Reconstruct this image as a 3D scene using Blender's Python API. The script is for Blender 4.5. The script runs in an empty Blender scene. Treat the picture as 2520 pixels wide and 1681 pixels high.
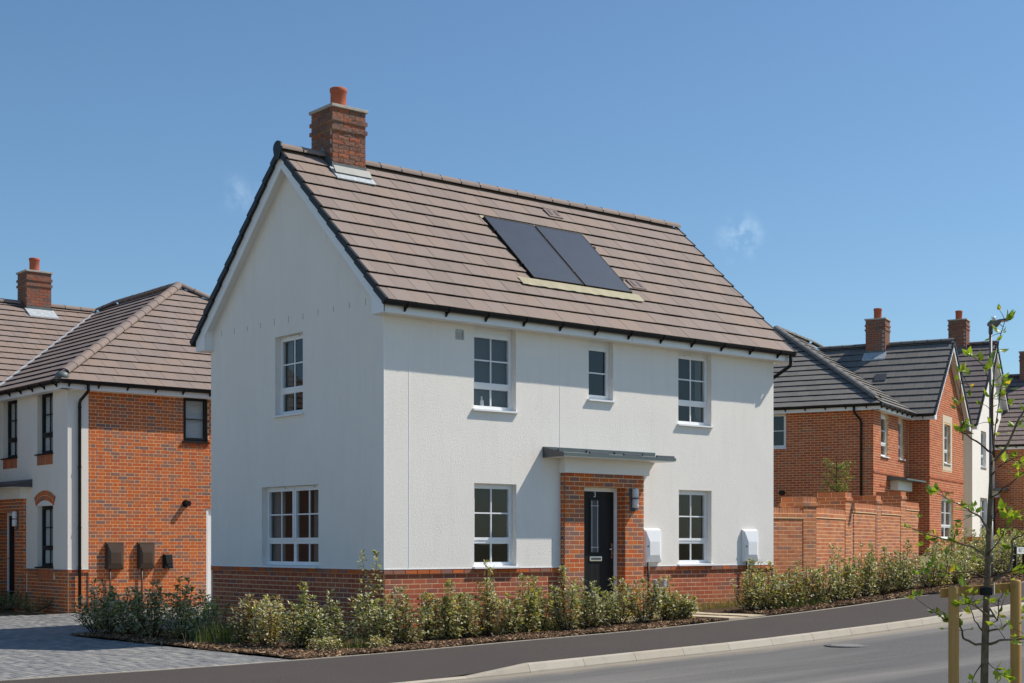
import bpy, math, random
from mathutils import Vector, Matrix
R = math.radians
random.seed(11)
sc = bpy.context.scene
col = sc.collection

# ------------------------------------------------------------------ camera
CAMX, CAMY, EYE = -12.490, -18.038, 1.371
YAW = R(39.72)
cd = bpy.data.cameras.new('camera')
cam = bpy.data.objects.new('camera', cd); col.objects.link(cam)
cam.location = (CAMX, CAMY, EYE)
cam.rotation_euler = (R(90), 0, -YAW)
cd.sensor_width = 36.0; cd.lens = 51.287; cd.shift_y = 0.1986
cd.clip_start = 0.1; cd.clip_end = 3000
sc.camera = cam

# ------------------------------------------------------------------ sky, sun, exposure
SUN = Vector((0.577, -0.2915, 0.764)).normalized()
w = bpy.data.worlds.new('World'); sc.world = w; w.use_nodes = True
nt = w.node_tree; nt.nodes.clear()
out = nt.nodes.new('ShaderNodeOutputWorld'); bg = nt.nodes.new('ShaderNodeBackground')
sky = nt.nodes.new('ShaderNodeTexSky'); sky.sky_type = 'NISHITA'; sky.sun_disc = False
sky.sun_elevation = math.asin(SUN.z); sky.sun_rotation = math.atan2(SUN.x, SUN.y)
sky.air_density = 1.0; sky.dust_density = .6; sky.ozone_density = 4.8; sky.altitude = 0
bg.inputs['Strength'].default_value = 0.123
# a few thin fair-weather wisps: soft patches of cloud broken up by noise, in sky directions
tc = nt.nodes.new('ShaderNodeTexCoord')
nz = nt.nodes.new('ShaderNodeTexNoise'); nz.inputs['Scale'].default_value = 55; nz.inputs['Detail'].default_value = 6
nz.inputs['Roughness'].default_value = 0.6
nt.links.new(tc.outputs['Generated'], nz.inputs['Vector'])
def wisp(az, el, size, amount):
    d = Vector((math.sin(az) * math.cos(el), math.cos(az) * math.cos(el), math.sin(el)))
    vd = nt.nodes.new('ShaderNodeVectorMath'); vd.operation = 'DISTANCE'
    vd.inputs[1].default_value = d
    nt.links.new(tc.outputs['Generated'], vd.inputs[0])
    mr = nt.nodes.new('ShaderNodeMapRange'); mr.interpolation_type = 'SMOOTHSTEP'
    mr.inputs['From Min'].default_value = 0; mr.inputs['From Max'].default_value = size
    mr.inputs['To Min'].default_value = 1; mr.inputs['To Max'].default_value = 0
    nt.links.new(vd.outputs['Value'], mr.inputs['Value'])
    m2 = nt.nodes.new('ShaderNodeMapRange')
    m2.inputs['From Min'].default_value = 0.45; m2.inputs['From Max'].default_value = 0.75
    nt.links.new(nz.outputs['Fac'], m2.inputs['Value'])
    mu = nt.nodes.new('ShaderNodeMath'); mu.operation = 'MULTIPLY'
    nt.links.new(mr.outputs[0], mu.inputs[0]); nt.links.new(m2.outputs[0], mu.inputs[1])
    ms = nt.nodes.new('ShaderNodeMath'); ms.operation = 'MULTIPLY'; ms.inputs[1].default_value = amount
    nt.links.new(mu.outputs[0], ms.inputs[0])
    return ms.outputs[0]
prev = sky.outputs['Color']
for a in ((YAW + R(8.95), R(11.75), .021, .5), (YAW - R(10.6), R(13.3), .018, .26), (YAW + R(28), R(17), .03, .6), (YAW - R(33), R(19), .03, .6)):
    mx = nt.nodes.new('ShaderNodeMixRGB'); mx.inputs['Color2'].default_value = (9.5, 10.0, 10.6, 1)
    nt.links.new(wisp(*a), mx.inputs['Fac']); nt.links.new(prev, mx.inputs['Color1']); prev = mx.outputs[0]
tint = nt.nodes.new('ShaderNodeMixRGB'); tint.blend_type = 'MULTIPLY'; tint.inputs['Fac'].default_value = 1; tint.inputs['Color2'].default_value = (.85, .98, 1.0, 1)
nt.links.new(prev, tint.inputs['Color1']); nt.links.new(tint.outputs[0], bg.inputs['Color']); nt.links.new(bg.outputs[0], out.inputs['Surface'])

sd = bpy.data.lights.new('sun', 'SUN'); sd.energy = 5.0; sd.angle = R(0.53); sd.color = (1.0, 0.925, 0.82)
so = bpy.data.objects.new('sun', sd); col.objects.link(so)
so.rotation_euler = (-SUN).to_track_quat('-Z', 'Y').to_euler(); so.location = (20, -10, 30)

sc.view_settings.view_transform = 'Standard'; sc.view_settings.look = 'None'
sc.view_settings.exposure = 0.0; sc.view_settings.gamma = 1.0; sc.view_settings.use_curve_mapping = False
sc.render.engine = 'CYCLES'
sc.cycles.max_bounces = 8; sc.cycles.transparent_max_bounces = 16
sc.cycles.use_adaptive_sampling = True
sc.cycles.sample_clamp_indirect = 6.0

# ------------------------------------------------------------------ materials
MATS = {}
class NB:
    """small node-building helper"""
    def __init__(s, name):
        s.m = bpy.data.materials.new(name); s.m.use_nodes = True; MATS[name] = s.m
        s.t = s.m.node_tree; s.t.nodes.clear()
        s.out = s.t.nodes.new('ShaderNodeOutputMaterial')
        s.p = s.t.nodes.new('ShaderNodeBsdfPrincipled')
        s.t.links.new(s.p.outputs[0], s.out.inputs['Surface'])
        s.pos = None
    def n(s, typ, **kw):
        nd = s.t.nodes.new(typ)
        for k, v in kw.items(): setattr(nd, k, v)
        return nd
    def l(s, a, b): s.t.links.new(a, b)
    def P(s):
        if s.pos is None: s.pos = s.n('ShaderNodeNewGeometry')
        return s.pos.outputs['Position']
    def noise(s, scale, detail=3, rough=.55, stretch=None, vec=None):
        v = vec or s.P()
        if stretch:
            mp = s.n('ShaderNodeMapping'); mp.inputs['Scale'].default_value = stretch; s.l(v, mp.inputs['Vector']); v = mp.outputs[0]
        nz = s.n('ShaderNodeTexNoise'); nz.inputs['Scale'].default_value = scale
        nz.inputs['Detail'].default_value = detail; nz.inputs['Roughness'].default_value = rough
        s.l(v, nz.inputs['Vector']); return nz.outputs['Fac']
    def ramp(s, fac, stops, const=False):
        r = s.n('ShaderNodeValToRGB'); cr = r.color_ramp
        if const: cr.interpolation = 'CONSTANT'
        while len(cr.elements) < len(stops): cr.elements.new(.5)
        for e, (p, c) in zip(cr.elements, stops):
            e.position = p; e.color = (*c, 1) if len(c) == 3 else c
        s.l(fac, r.inputs['Fac']); return r.outputs['Color']
    def mix(s, fac, a, b, mode='MIX'):
        m = s.n('ShaderNodeMixRGB', blend_type=mode)
        for k, v in (('Fac', fac), ('Color1', a), ('Color2', b)):
            if isinstance(v, (int, float)): m.inputs[k].default_value = v
            elif isinstance(v, tuple): m.inputs[k].default_value = (*v, 1)
            else: s.l(v, m.inputs[k])
        return m.outputs[0]
    def math(s, op, a, b=None):
        m = s.n('ShaderNodeMath', operation=op)
        for i, v in enumerate((a, b)):
            if v is None: continue
            if isinstance(v, (int, float)): m.inputs[i].default_value = v
            else: s.l(v, m.inputs[i])
        return m.outputs[0]
    def rng(s, v, a, b, c=0., d=1.):
        m = s.n('ShaderNodeMapRange'); m.inputs['From Min'].default_value = a; m.inputs['From Max'].default_value = b
        m.inputs['To Min'].default_value = c; m.inputs['To Max'].default_value = d
        s.l(v, m.inputs['Value']); return m.outputs[0]
    def rand(s):
        """one number per piece, for loose pieces and for pieces joined in one mesh alike"""
        o = s.n('ShaderNodeObjectInfo'); g = s.pos or s.n('ShaderNodeNewGeometry'); s.pos = g
        return s.math('FRACT', s.math('ADD', o.outputs['Random'], g.outputs['Random Per Island']))
    def bump(s, h, strength=.3, dist=.01):
        b = s.n('ShaderNodeBump'); b.inputs['Strength'].default_value = strength; b.inputs['Distance'].default_value = dist
        s.l(h, b.inputs['Height']); s.l(b.outputs[0], s.p.inputs['Normal'])
    def base(s, c):
        if isinstance(c, tuple): s.p.inputs['Base Color'].default_value = (*c, 1)
        else: s.l(c, s.p.inputs['Base Color'])
    def rough(s, r, spec=None):
        if isinstance(r, (int, float)): s.p.inputs['Roughness'].default_value = r
        else: s.l(r, s.p.inputs['Roughness'])
        if spec is not None: s.p.inputs['Specular IOR Level'].default_value = spec

def plain(name, c, rough=.5, spec=.5, metal=0, vary=.12, nscale=6, bump=0, bscale=200):
    b = NB(name)
    n = b.noise(nscale, 4)
    lo = tuple(x * (1 - vary) for x in c); hi = tuple(min(1, x * (1 + vary)) for x in c)
    b.base(b.ramp(n, [(.25, lo), (.75, hi)])); b.rough(rough, spec); b.p.inputs['Metallic'].default_value = metal
    if bump: b.bump(b.noise(bscale, 2), bump, .004)
    return b

def render_mat(name, c):
    b = NB(name)
    big = b.noise(.9, 5, .6); mid = b.noise(7, 4)
    streak = b.noise(2.2, 4, .6, stretch=(3, 3, .35))
    k = b.mix(b.rng(big, .35, .7), tuple(x * .955 for x in c), c)
    k = b.mix(b.rng(streak, .50, .72, 0, .20), k, tuple(x * .78 for x in (c[0], c[1] * .985, c[2] * .96)))
    k = b.mix(b.rng(mid, .3, .7, 0, .08), k, tuple(x * .88 for x in c))
    vor = b.n('ShaderNodeTexVoronoi'); vor.inputs['Scale'].default_value = 2.7; b.l(b.P(), vor.inputs['Vector'])
    spot = b.rng(vor.outputs['Distance'], .012, .02, 1, 0)
    k = b.mix(b.math('MULTIPLY', spot, .65), k, (.12, .11, .1))
    b.base(k); b.rough(.93, .15)
    h = b.math('ADD', b.noise(95, 3, .6), b.math('MULTIPLY', b.noise(34, 2), .6))
    b.bump(h, .75, .006)

def brick_mat(name, stops, dark, drag=.5, bump=.35, dust=(.45, .33, .22)):
    b = NB(name)
    r = b.rand()
    c = b.ramp(r, stops)
    st = b.noise(26, 3, .6, stretch=(1, 1, .12))          # vertical drag marks
    c = b.mix(b.math('MULTIPLY', b.rng(st, .5, .66), drag), c, dark)
    blot = b.noise(38, 4, .65)
    c = b.mix(b.rng(blot, .35, .75, 0, .25), c, tuple(x * .55 for x in dark))
    c = b.mix(b.rng(b.noise(90, 3), .62, .8, 0, .3), c, dust)
    c = b.mix(b.rng(b.noise(1.1, 3), .5, .75, 0, .12), c, dust)
    b.base(c); b.rough(.88, .25); b.bump(b.noise(130, 4, .65), bump, .006)

def tile_mat(name, c, alt, smear=True):
    b = NB(name)
    r = b.rand()
    k = b.ramp(r, [(0, tuple(x * .89 for x in c)), (.35, c), (.62, alt), (.85, c), (1, tuple(x * 1.07 for x in c))])
    n = b.noise(1.3, 5, .6)
    k = b.mix(b.rng(n, .35, .7, 0, .22), k, alt)
    k = b.mix(b.rng(b.noise(12, 4, .6, stretch=(1, .3, .3)), .45, .75, 0, .22), k, tuple(min(1, x * 1.28) for x in c))
    k = b.mix(b.rng(b.noise(160, 2), .6, .8, 0, .35), k, tuple(x * .6 for x in c))
    if smear:
        sm = b.math('MULTIPLY', b.rng(b.noise(.75, 2), .66, .70), b.rng(b.noise(9, 4, .7, stretch=(1, .35, .35)), .60, .66))
        k = b.mix(b.math('MULTIPLY', sm, .7), k, (.62, .58, .55))
    b.base(k); b.rough(.78, .3); b.bump(b.noise(220, 3), .25, .003)

render_mat('render_white', (.90, .855, .79))
render_mat('render_cream', (.86, .815, .745))
brick_mat('brick_red', [(0, (.44, .105, .05)), (.3, (.50, .13, .06)), (.55, (.39, .088, .048)), (.75, (.54, .165, .07)), (.88, (.34, .105, .075)), (1, (.28, .12, .10))], (.27, .10, .08), .35)
brick_mat('brick_multi', [(0, (.60, .125, .022)), (.35, (.68, .165, .03)), (.58, (.54, .10, .022)), (.70, (.47, .14, .055)), (.84, (.36, .15, .10)), (1, (.22, .135, .12))], (.27, .145, .125), .8)
brick_mat('brick_garden', [(0, (.50, .16, .065)), (.3, (.57, .21, .085)), (.55, (.44, .125, .055)), (.75, (.60, .25, .11)), (.9, (.36, .145, .09)), (1, (.32, .17, .125))], (.34, .14, .09), .3)
brick_mat('brick_far', [(0, (.45, .105, .042)), (.35, (.54, .145, .06)), (.6, (.40, .088, .042)), (.8, (.57, .19, .08)), (.92, (.33, .10, .065)), (1, (.38, .18, .10))], (.29, .09, .06), .3)
brick_mat('brick_stock', [(0, (.20, .10, .075)), (.3, (.26, .14, .10)), (.5, (.36, .10, .05)), (.68, (.22, .13, .10)), (.85, (.40, .13, .065)), (1, (.17, .10, .085))], (.12, .075, .06), .3, .8, (.38, .30, .24))
plain('mortar', (.86, .58, .33), .95, .1, vary=.10, nscale=9, bump=.4)
plain('mortar_grey', (.56, .48, .40), .95, .1, vary=.2, nscale=9, bump=.4)
tile_mat('tile_brown', (.238, .188, .165), (.262, .196, .158))
tile_mat('tile_grey', (.172, .162, .149), (.192, .178, .16), False)
tile_mat('tile_mauve', (.185, .148, .140), (.205, .16, .15))
b = plain('underlay', (.03, .028, .026), .9, .1)
plain('upvc_white', (.84, .845, .85), .32, .5, vary=.03, nscale=2)
plain('soffit_white', (.80, .80, .79), .45, .4, vary=.04, nscale=2)
plain('plastic_black', (.010, .010, .011), .42, .28, vary=.3, nscale=5)
plain('lead_grey', (.11, .135, .135), .5, .5, vary=.22, nscale=7)
plain('lead_bright', (.42, .46, .48), .45, .5, vary=.3, nscale=14)
plain('lead_tan', (.33, .295, .185), .6, .35, vary=.16, nscale=5)
plain('canopy_grey', (.10, .125, .125), .45, .5, vary=.12, nscale=5)
plain('gloss_white', (.82, .80, .76), .35, .45, vary=.03, nscale=2)
plain('anthracite', (.014, .0145, .016), .45, .3, vary=.15)
plain('brown_plastic', (.075, .050, .036), .42, .45, vary=.1)
plain('chrome', (.65, .65, .66), .18, .5, 1.0, vary=.05)
plain('steel_dark', (.085, .088, .095), .45, .5, .3, vary=.15)
plain('lamp_grey', (.12, .125, .135), .45, .5, vary=.15)
plain('cover_iron', (.15, .145, .138), .95, .05, vary=.25, nscale=30)
plain('cover_worn', (.36, .345, .32), .9, .1, vary=.25, nscale=30)
plain('lamp_lens', (.72, .74, .76), .2, .5, vary=.04)
plain('duct_grey', (.40, .43, .45), .5, .4, vary=.1)
plain('terracotta', (.42, .115, .06), .75, .3, vary=.14, nscale=8)
plain('concrete_cap', (.44, .40, .35), .9, .2, vary=.18, nscale=10, bump=.3)
plain('cast_stone', (.62, .53, .40), .9, .2, vary=.08, nscale=8, bump=.25)
plain('paint_black', (.010, .010, .011), .35, .5, vary=.2)
plain('sign_white', (.80, .80, .77), .4, .4, vary=.03)
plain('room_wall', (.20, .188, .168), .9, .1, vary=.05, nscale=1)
plain('room_door', (.74, .72, .68), .6, .3, vary=.03, nscale=1)
plain('blind_white', (.86, .87, .88), .8, .2, vary=.03, nscale=2)
plain('blind_dark', (.105, .112, .12), .85, .2, vary=.06, nscale=3)
plain('curtain_grey', (.30, .29, .27), .95, .1, vary=.1, nscale=4)
plain('soil', (.075, .050, .033), .98, .1, vary=.45, nscale=9, bump=.8, bscale=60)
plain('slab_buff', (.52, .43, .31), .9, .2, vary=.12, nscale=6, bump=.3)
plain('strap_black', (.015, .015, .015), .7, .3)
plain('tie_white', (.75, .75, .72), .6, .3)

b = NB('door_black')
b.base(b.ramp(b.noise(14, 4, .6, stretch=(1, 1, .06)), [(.35, (.007, .007, .008)), (.7, (.017, .017, .018))]))
b.rough(.5, .22); b.bump(b.noise(60, 3, .6, stretch=(1, 1, .05)), .2, .003)

b = NB('solar_glass')
uv = b.P()
g = b.noise(3, 3)
b.base(b.ramp(g, [(.3, (.016, .020, .026)), (.7, (.024, .029, .037))])); b.rough(.30, .5)
b.p.inputs['Coat Weight'].default_value = .5; b.p.inputs['Coat Roughness'].default_value = .22
plain('solar_line', (.045, .05, .058), .4, .5, vary=.1)

def glass_mat(name, tint, extra):
    b = NB(name); t = b.t; t.nodes.remove(b.p)
    tr = b.n('ShaderNodeBsdfTransparent'); tr.inputs[0].default_value = (*tint, 1)
    gl = b.n('ShaderNodeBsdfGlossy'); gl.inputs['Roughness'].default_value = .012; gl.inputs[0].default_value = (.95, .97, 1, 1)
    lw = b.n('ShaderNodeLayerWeight'); lw.inputs['Blend'].default_value = .5
    fc = b.math('POWER', lw.outputs['Facing'], 4.5)
    f2 = b.math('ADD', b.math('MULTIPLY', fc, .9), .034 + extra)
    mx = b.n('ShaderNodeMixShader'); b.l(f2, mx.inputs[0]); b.l(tr.outputs[0], mx.inputs[1]); b.l(gl.outputs[0], mx.inputs[2])
    b.l(mx.outputs[0], b.out.inputs['Surface'])
    bm = b.n('ShaderNodeBump'); bm.inputs['Strength'].default_value = .03; bm.inputs['Distance'].default_value = .02
    b.l(b.noise(1.6, 2), bm.inputs['Height']); b.l(bm.outputs[0], gl.inputs['Normal'])
glass_mat('glass', (.80, .83, .82), .01)
glass_mat('glass_obscure', (.30, .31, .32), .015)

def asphalt(name, c, warm, band):
    b = NB(name)
    k = b.mix(b.rng(b.noise(420, 2, .7), .35, .72), tuple(x * .62 for x in c), tuple(x * 1.35 for x in c))
    k = b.mix(b.rng(b.noise(120, 3, .7), .55, .75, 0, .5), k, tuple(x * 1.6 for x in c))
    k = b.mix(b.rng(b.noise(.8, 5, .6), .38, .72, 0, .45), k, warm)
    if band:
        bands = b.noise(1.0, 4, .55, stretch=(.06, .85, 1))
        k = b.mix(b.rng(bands, .46, .68, 0, band), k, tuple(x * 1.75 for x in warm))
        k = b.mix(b.rng(b.noise(2.3, 4, .6, stretch=(.12, 1.1, 1)), .5, .75, 0, .35), k, tuple(x * .7 for x in c))
    if band:   # pale grit washed into the channel along the kerb
        sep = b.n('ShaderNodeSeparateXYZ'); b.l(b.P(), sep.inputs[0])
        edge = b.math('MULTIPLY', b.rng(b.math('ADD', sep.outputs['Y'], b.math('MULTIPLY', b.noise(1.7, 4, .6, stretch=(.5, 1, 1)), .55)), -4.55, -4.12), b.rng(sep.outputs['Y'], -3.0, -3.6))
        k = b.mix(b.math('MULTIPLY', edge, .75), k, (.38, .33, .255))
    b.base(k); b.rough(.93, .2); b.bump(b.math('ADD', b.noise(420, 2, .7), b.noise(150, 3)), .7, .006)
asphalt('asphalt_path', (.080, .069, .063), (.090, .076, .067), 0)
asphalt('asphalt_road', (.140, .137, .134), (.165, .155, .140), .65)

b = NB('kerb_concrete')
r = b.rand()
k = b.ramp(r, [(0, (.40, .355, .285)), (.5, (.47, .425, .35)), (1, (.43, .375, .30))])
k = b.mix(b.rng(b.noise(4, 5, .65), .5, .75, 0, .45), k, (.26, .23, .19))
k = b.mix(b.rng(b.noise(70, 3, .7), .55, .8, 0, .4), k, (.30, .27, .22))
b.base(k); b.rough(.92, .2); b.bump(b.noise(160, 3), .35, .004)

b = NB('paving_grey')
r = b.rand()
k = b.ramp(r, [(0, (.145, .150, .155)), (.25, (.20, .20, .198)), (.5, (.27, .262, .25)), (.72, (.17, .178, .186)), (.9, (.235, .228, .215)), (1, (.33, .315, .29))])
k = b.mix(b.rng(b.noise(.55, 4), .45, .72, 0, .3), k, (.27, .255, .235))
k = b.mix(b.rng(b.noise(120, 3), .5, .8, 0, .4), k, (.12, .12, .12))
b.base(k); b.rough(.9, .25); b.bump(b.noise(180, 3), .4, .004)
plain('jointing_sand', (.29, .26, .215), .95, .1, vary=.25, nscale=20)

b = NB('mulch_chip')
r = b.rand()
k = b.ramp(r, [(0, (.07, .042, .026)), (.3, (.17, .10, .058)), (.55, (.11, .066, .042)), (.75, (.32, .20, .115)), (1, (.50, .35, .21))])
b.base(b.mix(b.rng(b.noise(60, 3), .4, .7, 0, .4), k, (.05, .03, .02))); b.rough(.95, .1)

b = NB('ground_earth')
k = b.ramp(b.noise(.6, 5, .6), [(.3, (.20, .165, .095)), (.5, (.21, .195, .095)), (.7, (.29, .235, .14))])
b.base(b.mix(b.rng(b.noise(35, 3), .4, .7, 0, .5), k, (.14, .135, .06))); b.rough(.97, .1)

def leaf_mat(name, back, trans=.3, rough=.42):
    """leaf colour from each leaf's own colour; undersides paler; light passes through"""
    b = NB(name)
    at = b.n('ShaderNodeAttribute', attribute_name='col')
    g = b.n('ShaderNodeNewGeometry')
    c = b.mix(b.math('MULTIPLY', g.outputs['Backfacing'], back[3]), at.outputs['Color'], back[:3])
    b.base(c); b.rough(rough, .45)
    tl = b.n('ShaderNodeBsdfTranslucent')
    hs = b.mix(1.0, c, (1.35, 1.35, .55), 'MULTIPLY'); b.l(hs, tl.inputs[0])
    mx = b.n('ShaderNodeMixShader'); mx.inputs[0].default_value = trans
    b.l(b.p.outputs[0], mx.inputs[1]); b.l(tl.outputs[0], mx.inputs[2]); b.l(mx.outputs[0], b.out.inputs['Surface'])
leaf_mat('shrub_leaf', (.44, .43, .29, .6), .26, .38)
leaf_mat('bright_leaf', (.22, .30, .09, .5), .4, .4)
leaf_mat('grass_blade', (.2, .2, .1, .2), .3, .6)
b = NB('sapling_leaf')
r = b.rand()
k = b.ramp(r, [(0, (.10, .17, .02)), (.4, (.18, .29, .03)), (.7, (.27, .38, .045)), (.93, (.36, .43, .07)), (1, (.55, .38, .05))])
b.base(k); b.rough(.38, .45)
tl = b.n('ShaderNodeBsdfTranslucent'); b.l(b.mix(1.0, k, (1.6, 1.5, .5), 'MULTIPLY'), tl.inputs[0])
mx = b.n('ShaderNodeMixShader'); mx.inputs[0].default_value = .42
b.l(b.p.outputs[0], mx.inputs[1]); b.l(tl.outputs[0], mx.inputs[2]); b.l(mx.outputs[0], b.out.inputs['Surface'])
b = NB('bark')
k = b.ramp(b.noise(22, 5, .65, stretch=(1, 1, .5)), [(.3, (.085, .062, .045)), (.55, (.18, .14, .10)), (.75, (.29, .24, .175))])
k = b.mix(b.rng(b.noise(9, 3), .62, .72, 0, .6), k, (.24, .17, .03))
b.base(k); b.rough(.9, .2); b.bump(b.noise(60, 4, .6, stretch=(1, 1, .35)), .8, .01)
plain('twig', (.075, .045, .032), .8, .2, vary=.3, nscale=20)
b = NB('timber_post')
k = b.ramp(b.noise(10, 4, .6, stretch=(1, 1, .07)), [(.3, (.36, .19, .06)), (.55, (.49, .285, .10)), (.75, (.57, .36, .15))])
k = b.mix(b.rng(b.noise(5, 2, .5, stretch=(1, 1, .5)), .70, .74, 0, .75), k, (.14, .07, .03))
b.base(k); b.rough(.75, .25); b.bump(b.noise(30, 4, .6, stretch=(1, 1, .05)), .4, .004)

# ------------------------------------------------------------------ mesh helpers
def mesh_obj(name, verts, faces, mat, parent=None, smooth=False, **props):
    me = bpy.data.meshes.new(name); me.from_pydata(verts, [], faces); me.update()
    me.materials.append(MATS[mat])
    if smooth:
        me.polygons.foreach_set('use_smooth', [True] * len(me.polygons))
    o = bpy.data.objects.new(name, me); col.objects.link(o)
    if parent is not None: o.parent = parent
    for k, v in props.items(): o[k] = v
    return o
def inst(name, me, mat_world, parent=None):
    o = bpy.data.objects.new(name, me); col.objects.link(o)
    if parent is not None: o.parent = parent
    o.matrix_local = mat_world
    return o
def empty(name, loc, rz, label, cat, group=None):
    o = bpy.data.objects.new(name, None); col.objects.link(o)
    o.empty_display_size = .3
    o.location = loc; o.rotation_euler = (0, 0, rz); o['label'] = label; o['category'] = cat
    if group: o['group'] = group
    return o
def tag(o, label, cat, group=None):
    o['label'] = label; o['category'] = cat
    if group: o['group'] = group
    return o

class F:
    """a wall face: a runs along it, d outwards, z up"""
    def __init__(s, o, ax, n): s.o = Vector(o); s.ax = Vector(ax).normalized(); s.n = Vector(n).normalized()
    def pt(s, a, d, z): return s.o + s.ax * a + s.n * d + Vector((0, 0, z))

class MB:
    def __init__(s): s.v = []; s.f = []
    def add(s, vs, fs):
        k = len(s.v); s.v += [tuple(p) for p in vs]; s.f += [tuple(i + k for i in f) for f in fs]; return s
    def quad(s, *p): return s.add(p, [tuple(range(len(p)))])
    def hexa(s, p):   # p[0..3] bottom loop, p[4..7] top loop
        return s.add(p, [(3, 2, 1, 0), (4, 5, 6, 7), (0, 1, 5, 4), (1, 2, 6, 5), (2, 3, 7, 6), (3, 0, 4, 7)])
    def box(s, x0, x1, y0, y1, z0, z1):
        return s.hexa([(x0, y0, z0), (x1, y0, z0), (x1, y1, z0), (x0, y1, z0), (x0, y0, z1), (x1, y0, z1), (x1, y1, z1), (x0, y1, z1)])
    def fbox(s, f, a0, a1, d0, d1, z0, z1):
        q = f.pt
        return s.hexa([q(a0, d1, z0), q(a1, d1, z0), q(a1, d0, z0), q(a0, d0, z0), q(a0, d1, z1), q(a1, d1, z1), q(a1, d0, z1), q(a0, d0, z1)])
    def ring(s, f, a0, a1, z0, z1, wd, d0, d1, wb=None):
        wb = wb or wd
        s.fbox(f, a0, a0 + wd, d0, d1, z0, z1); s.fbox(f, a1 - wd, a1, d0, d1, z0, z1)
        s.fbox(f, a0 + wd, a1 - wd, d0, d1 - .0008, z0, z0 + wb); s.fbox(f, a0 + wd, a1 - wd, d0, d1 - .0008, z1 - wd, z1); return s
    def prism(s, poly, ext):
        """poly: list of 3-D points, ext: extrusion vector"""
        n = len(poly); ext = Vector(ext); a = [Vector(p) for p in poly]
        k = len(s.v); s.v += [tuple(p) for p in a] + [tuple(p + ext) for p in a]
        s.f += [tuple(k + i for i in reversed(range(n))), tuple(k + n + i for i in range(n))]
        s.f += [(k + i, k + (i + 1) % n, k + n + (i + 1) % n, k + n + i) for i in range(n)]; return s
    def tube(s, pts, rad, n=8, cap=True):
        pts = [Vector(p) for p in pts]; rad = rad if isinstance(rad, (list, tuple)) else [rad] * len(pts)
        k = len(s.v); up = Vector((0, 0, 1)); ref = None
        for i, p in enumerate(pts):
            t = (pts[min(i + 1, len(pts) - 1)] - pts[max(i - 1, 0)]).normalized()
            if ref is None: ref = t.cross(up) if abs(t.z) < .95 else Vector((1, 0, 0))
            u = (ref - t * ref.dot(t)).normalized(); v = t.cross(u); ref = u
            for j in range(n):
                an = 2 * math.pi * j / n; s.v.append(tuple(p + (u * math.cos(an) + v * math.sin(an)) * rad[i]))
        for i in range(len(pts) - 1):
            for j in range(n):
                a = k + i * n + j; c = k + i * n + (j + 1) % n; s.f.append((a, c, c + n, a + n))
        if cap:
            s.f.append(tuple(k + j for j in reversed(range(n)))); e = k + (len(pts) - 1) * n; s.f.append(tuple(e + j for j in range(n)))
        return s
    def lathe(s, prof, c=(0, 0, 0), n=20):
        k = len(s.v)
        for r_, z in prof:
            for j in range(n):
                a = 2 * math.pi * j / n; s.v.append((c[0] + r_ * math.cos(a), c[1] + r_ * math.sin(a), c[2] + z))
        for i in range(len(prof) - 1):
            for j in range(n):
                a = k + i * n + j; b_ = k + i * n + (j + 1) % n; s.f.append((a, b_, b_ + n, a + n))
        s.f.append(tuple(k + j for j in reversed(range(n)))); e = k + (len(prof) - 1) * n; s.f.append(tuple(e + j for j in range(n)))
        return s
    def holes(s, f, a0, a1, z0, z1, ops, d=0., rev=.1):
        """wall face with rectangular openings and their reveals"""
        A = sorted({a0, a1, *[x for o in ops for x in o[:2]]}); Z = sorted({z0, z1, *[min(max(x, z0), z1) for o in ops for x in o[2:4]]})
        A = [x for x in A if a0 <= x <= a1]
        for i in range(len(A) - 1):
            for j in range(len(Z) - 1):
                ca, cz = (A[i] + A[i + 1]) / 2, (Z[j] + Z[j + 1]) / 2
                if any(o[0] < ca < o[1] and o[2] < cz < o[3] for o in ops): continue
                s.quad(f.pt(A[i], d, Z[j]), f.pt(A[i + 1], d, Z[j]), f.pt(A[i + 1], d, Z[j + 1]), f.pt(A[i], d, Z[j + 1]))
        for o in ops:
            b0, b1, y0, y1 = o[:4]; e = d - rev
            s.quad(f.pt(b0, d, y0), f.pt(b0, e, y0), f.pt(b0, e, y1), f.pt(b0, d, y1))
            s.quad(f.pt(b1, d, y0), f.pt(b1, d, y1), f.pt(b1, e, y1), f.pt(b1, e, y0))
            s.quad(f.pt(b0, d, y1), f.pt(b0, e, y1), f.pt(b1, e, y1), f.pt(b1, d, y1))
            s.quad(f.pt(b0, d, y0), f.pt(b1, d, y0), f.pt(b1, e, y0), f.pt(b0, e, y0))
        return s
    def build(s, name, mat, parent=None, smooth=False, **props):
        return mesh_obj(name, s.v, s.f, mat, parent, smooth, **props)

def bevel(o, wd=.006, seg=2):
    m = o.modifiers.new('bevel', 'BEVEL'); m.width = wd; m.segments = seg; m.limit_method = 'ANGLE'; m.angle_limit = R(40)
    return o

def project(P):
    dx, dy = P[0] - CAMX, P[1] - CAMY
    x = dx * math.cos(YAW) - dy * math.sin(YAW); z = dx * math.sin(YAW) + dy * math.cos(YAW)
    if z < .2: return None
    return 1260 + 3590.1 * x / z, 1340.9 - 3590.1 * (P[2] - EYE) / z, z

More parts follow.
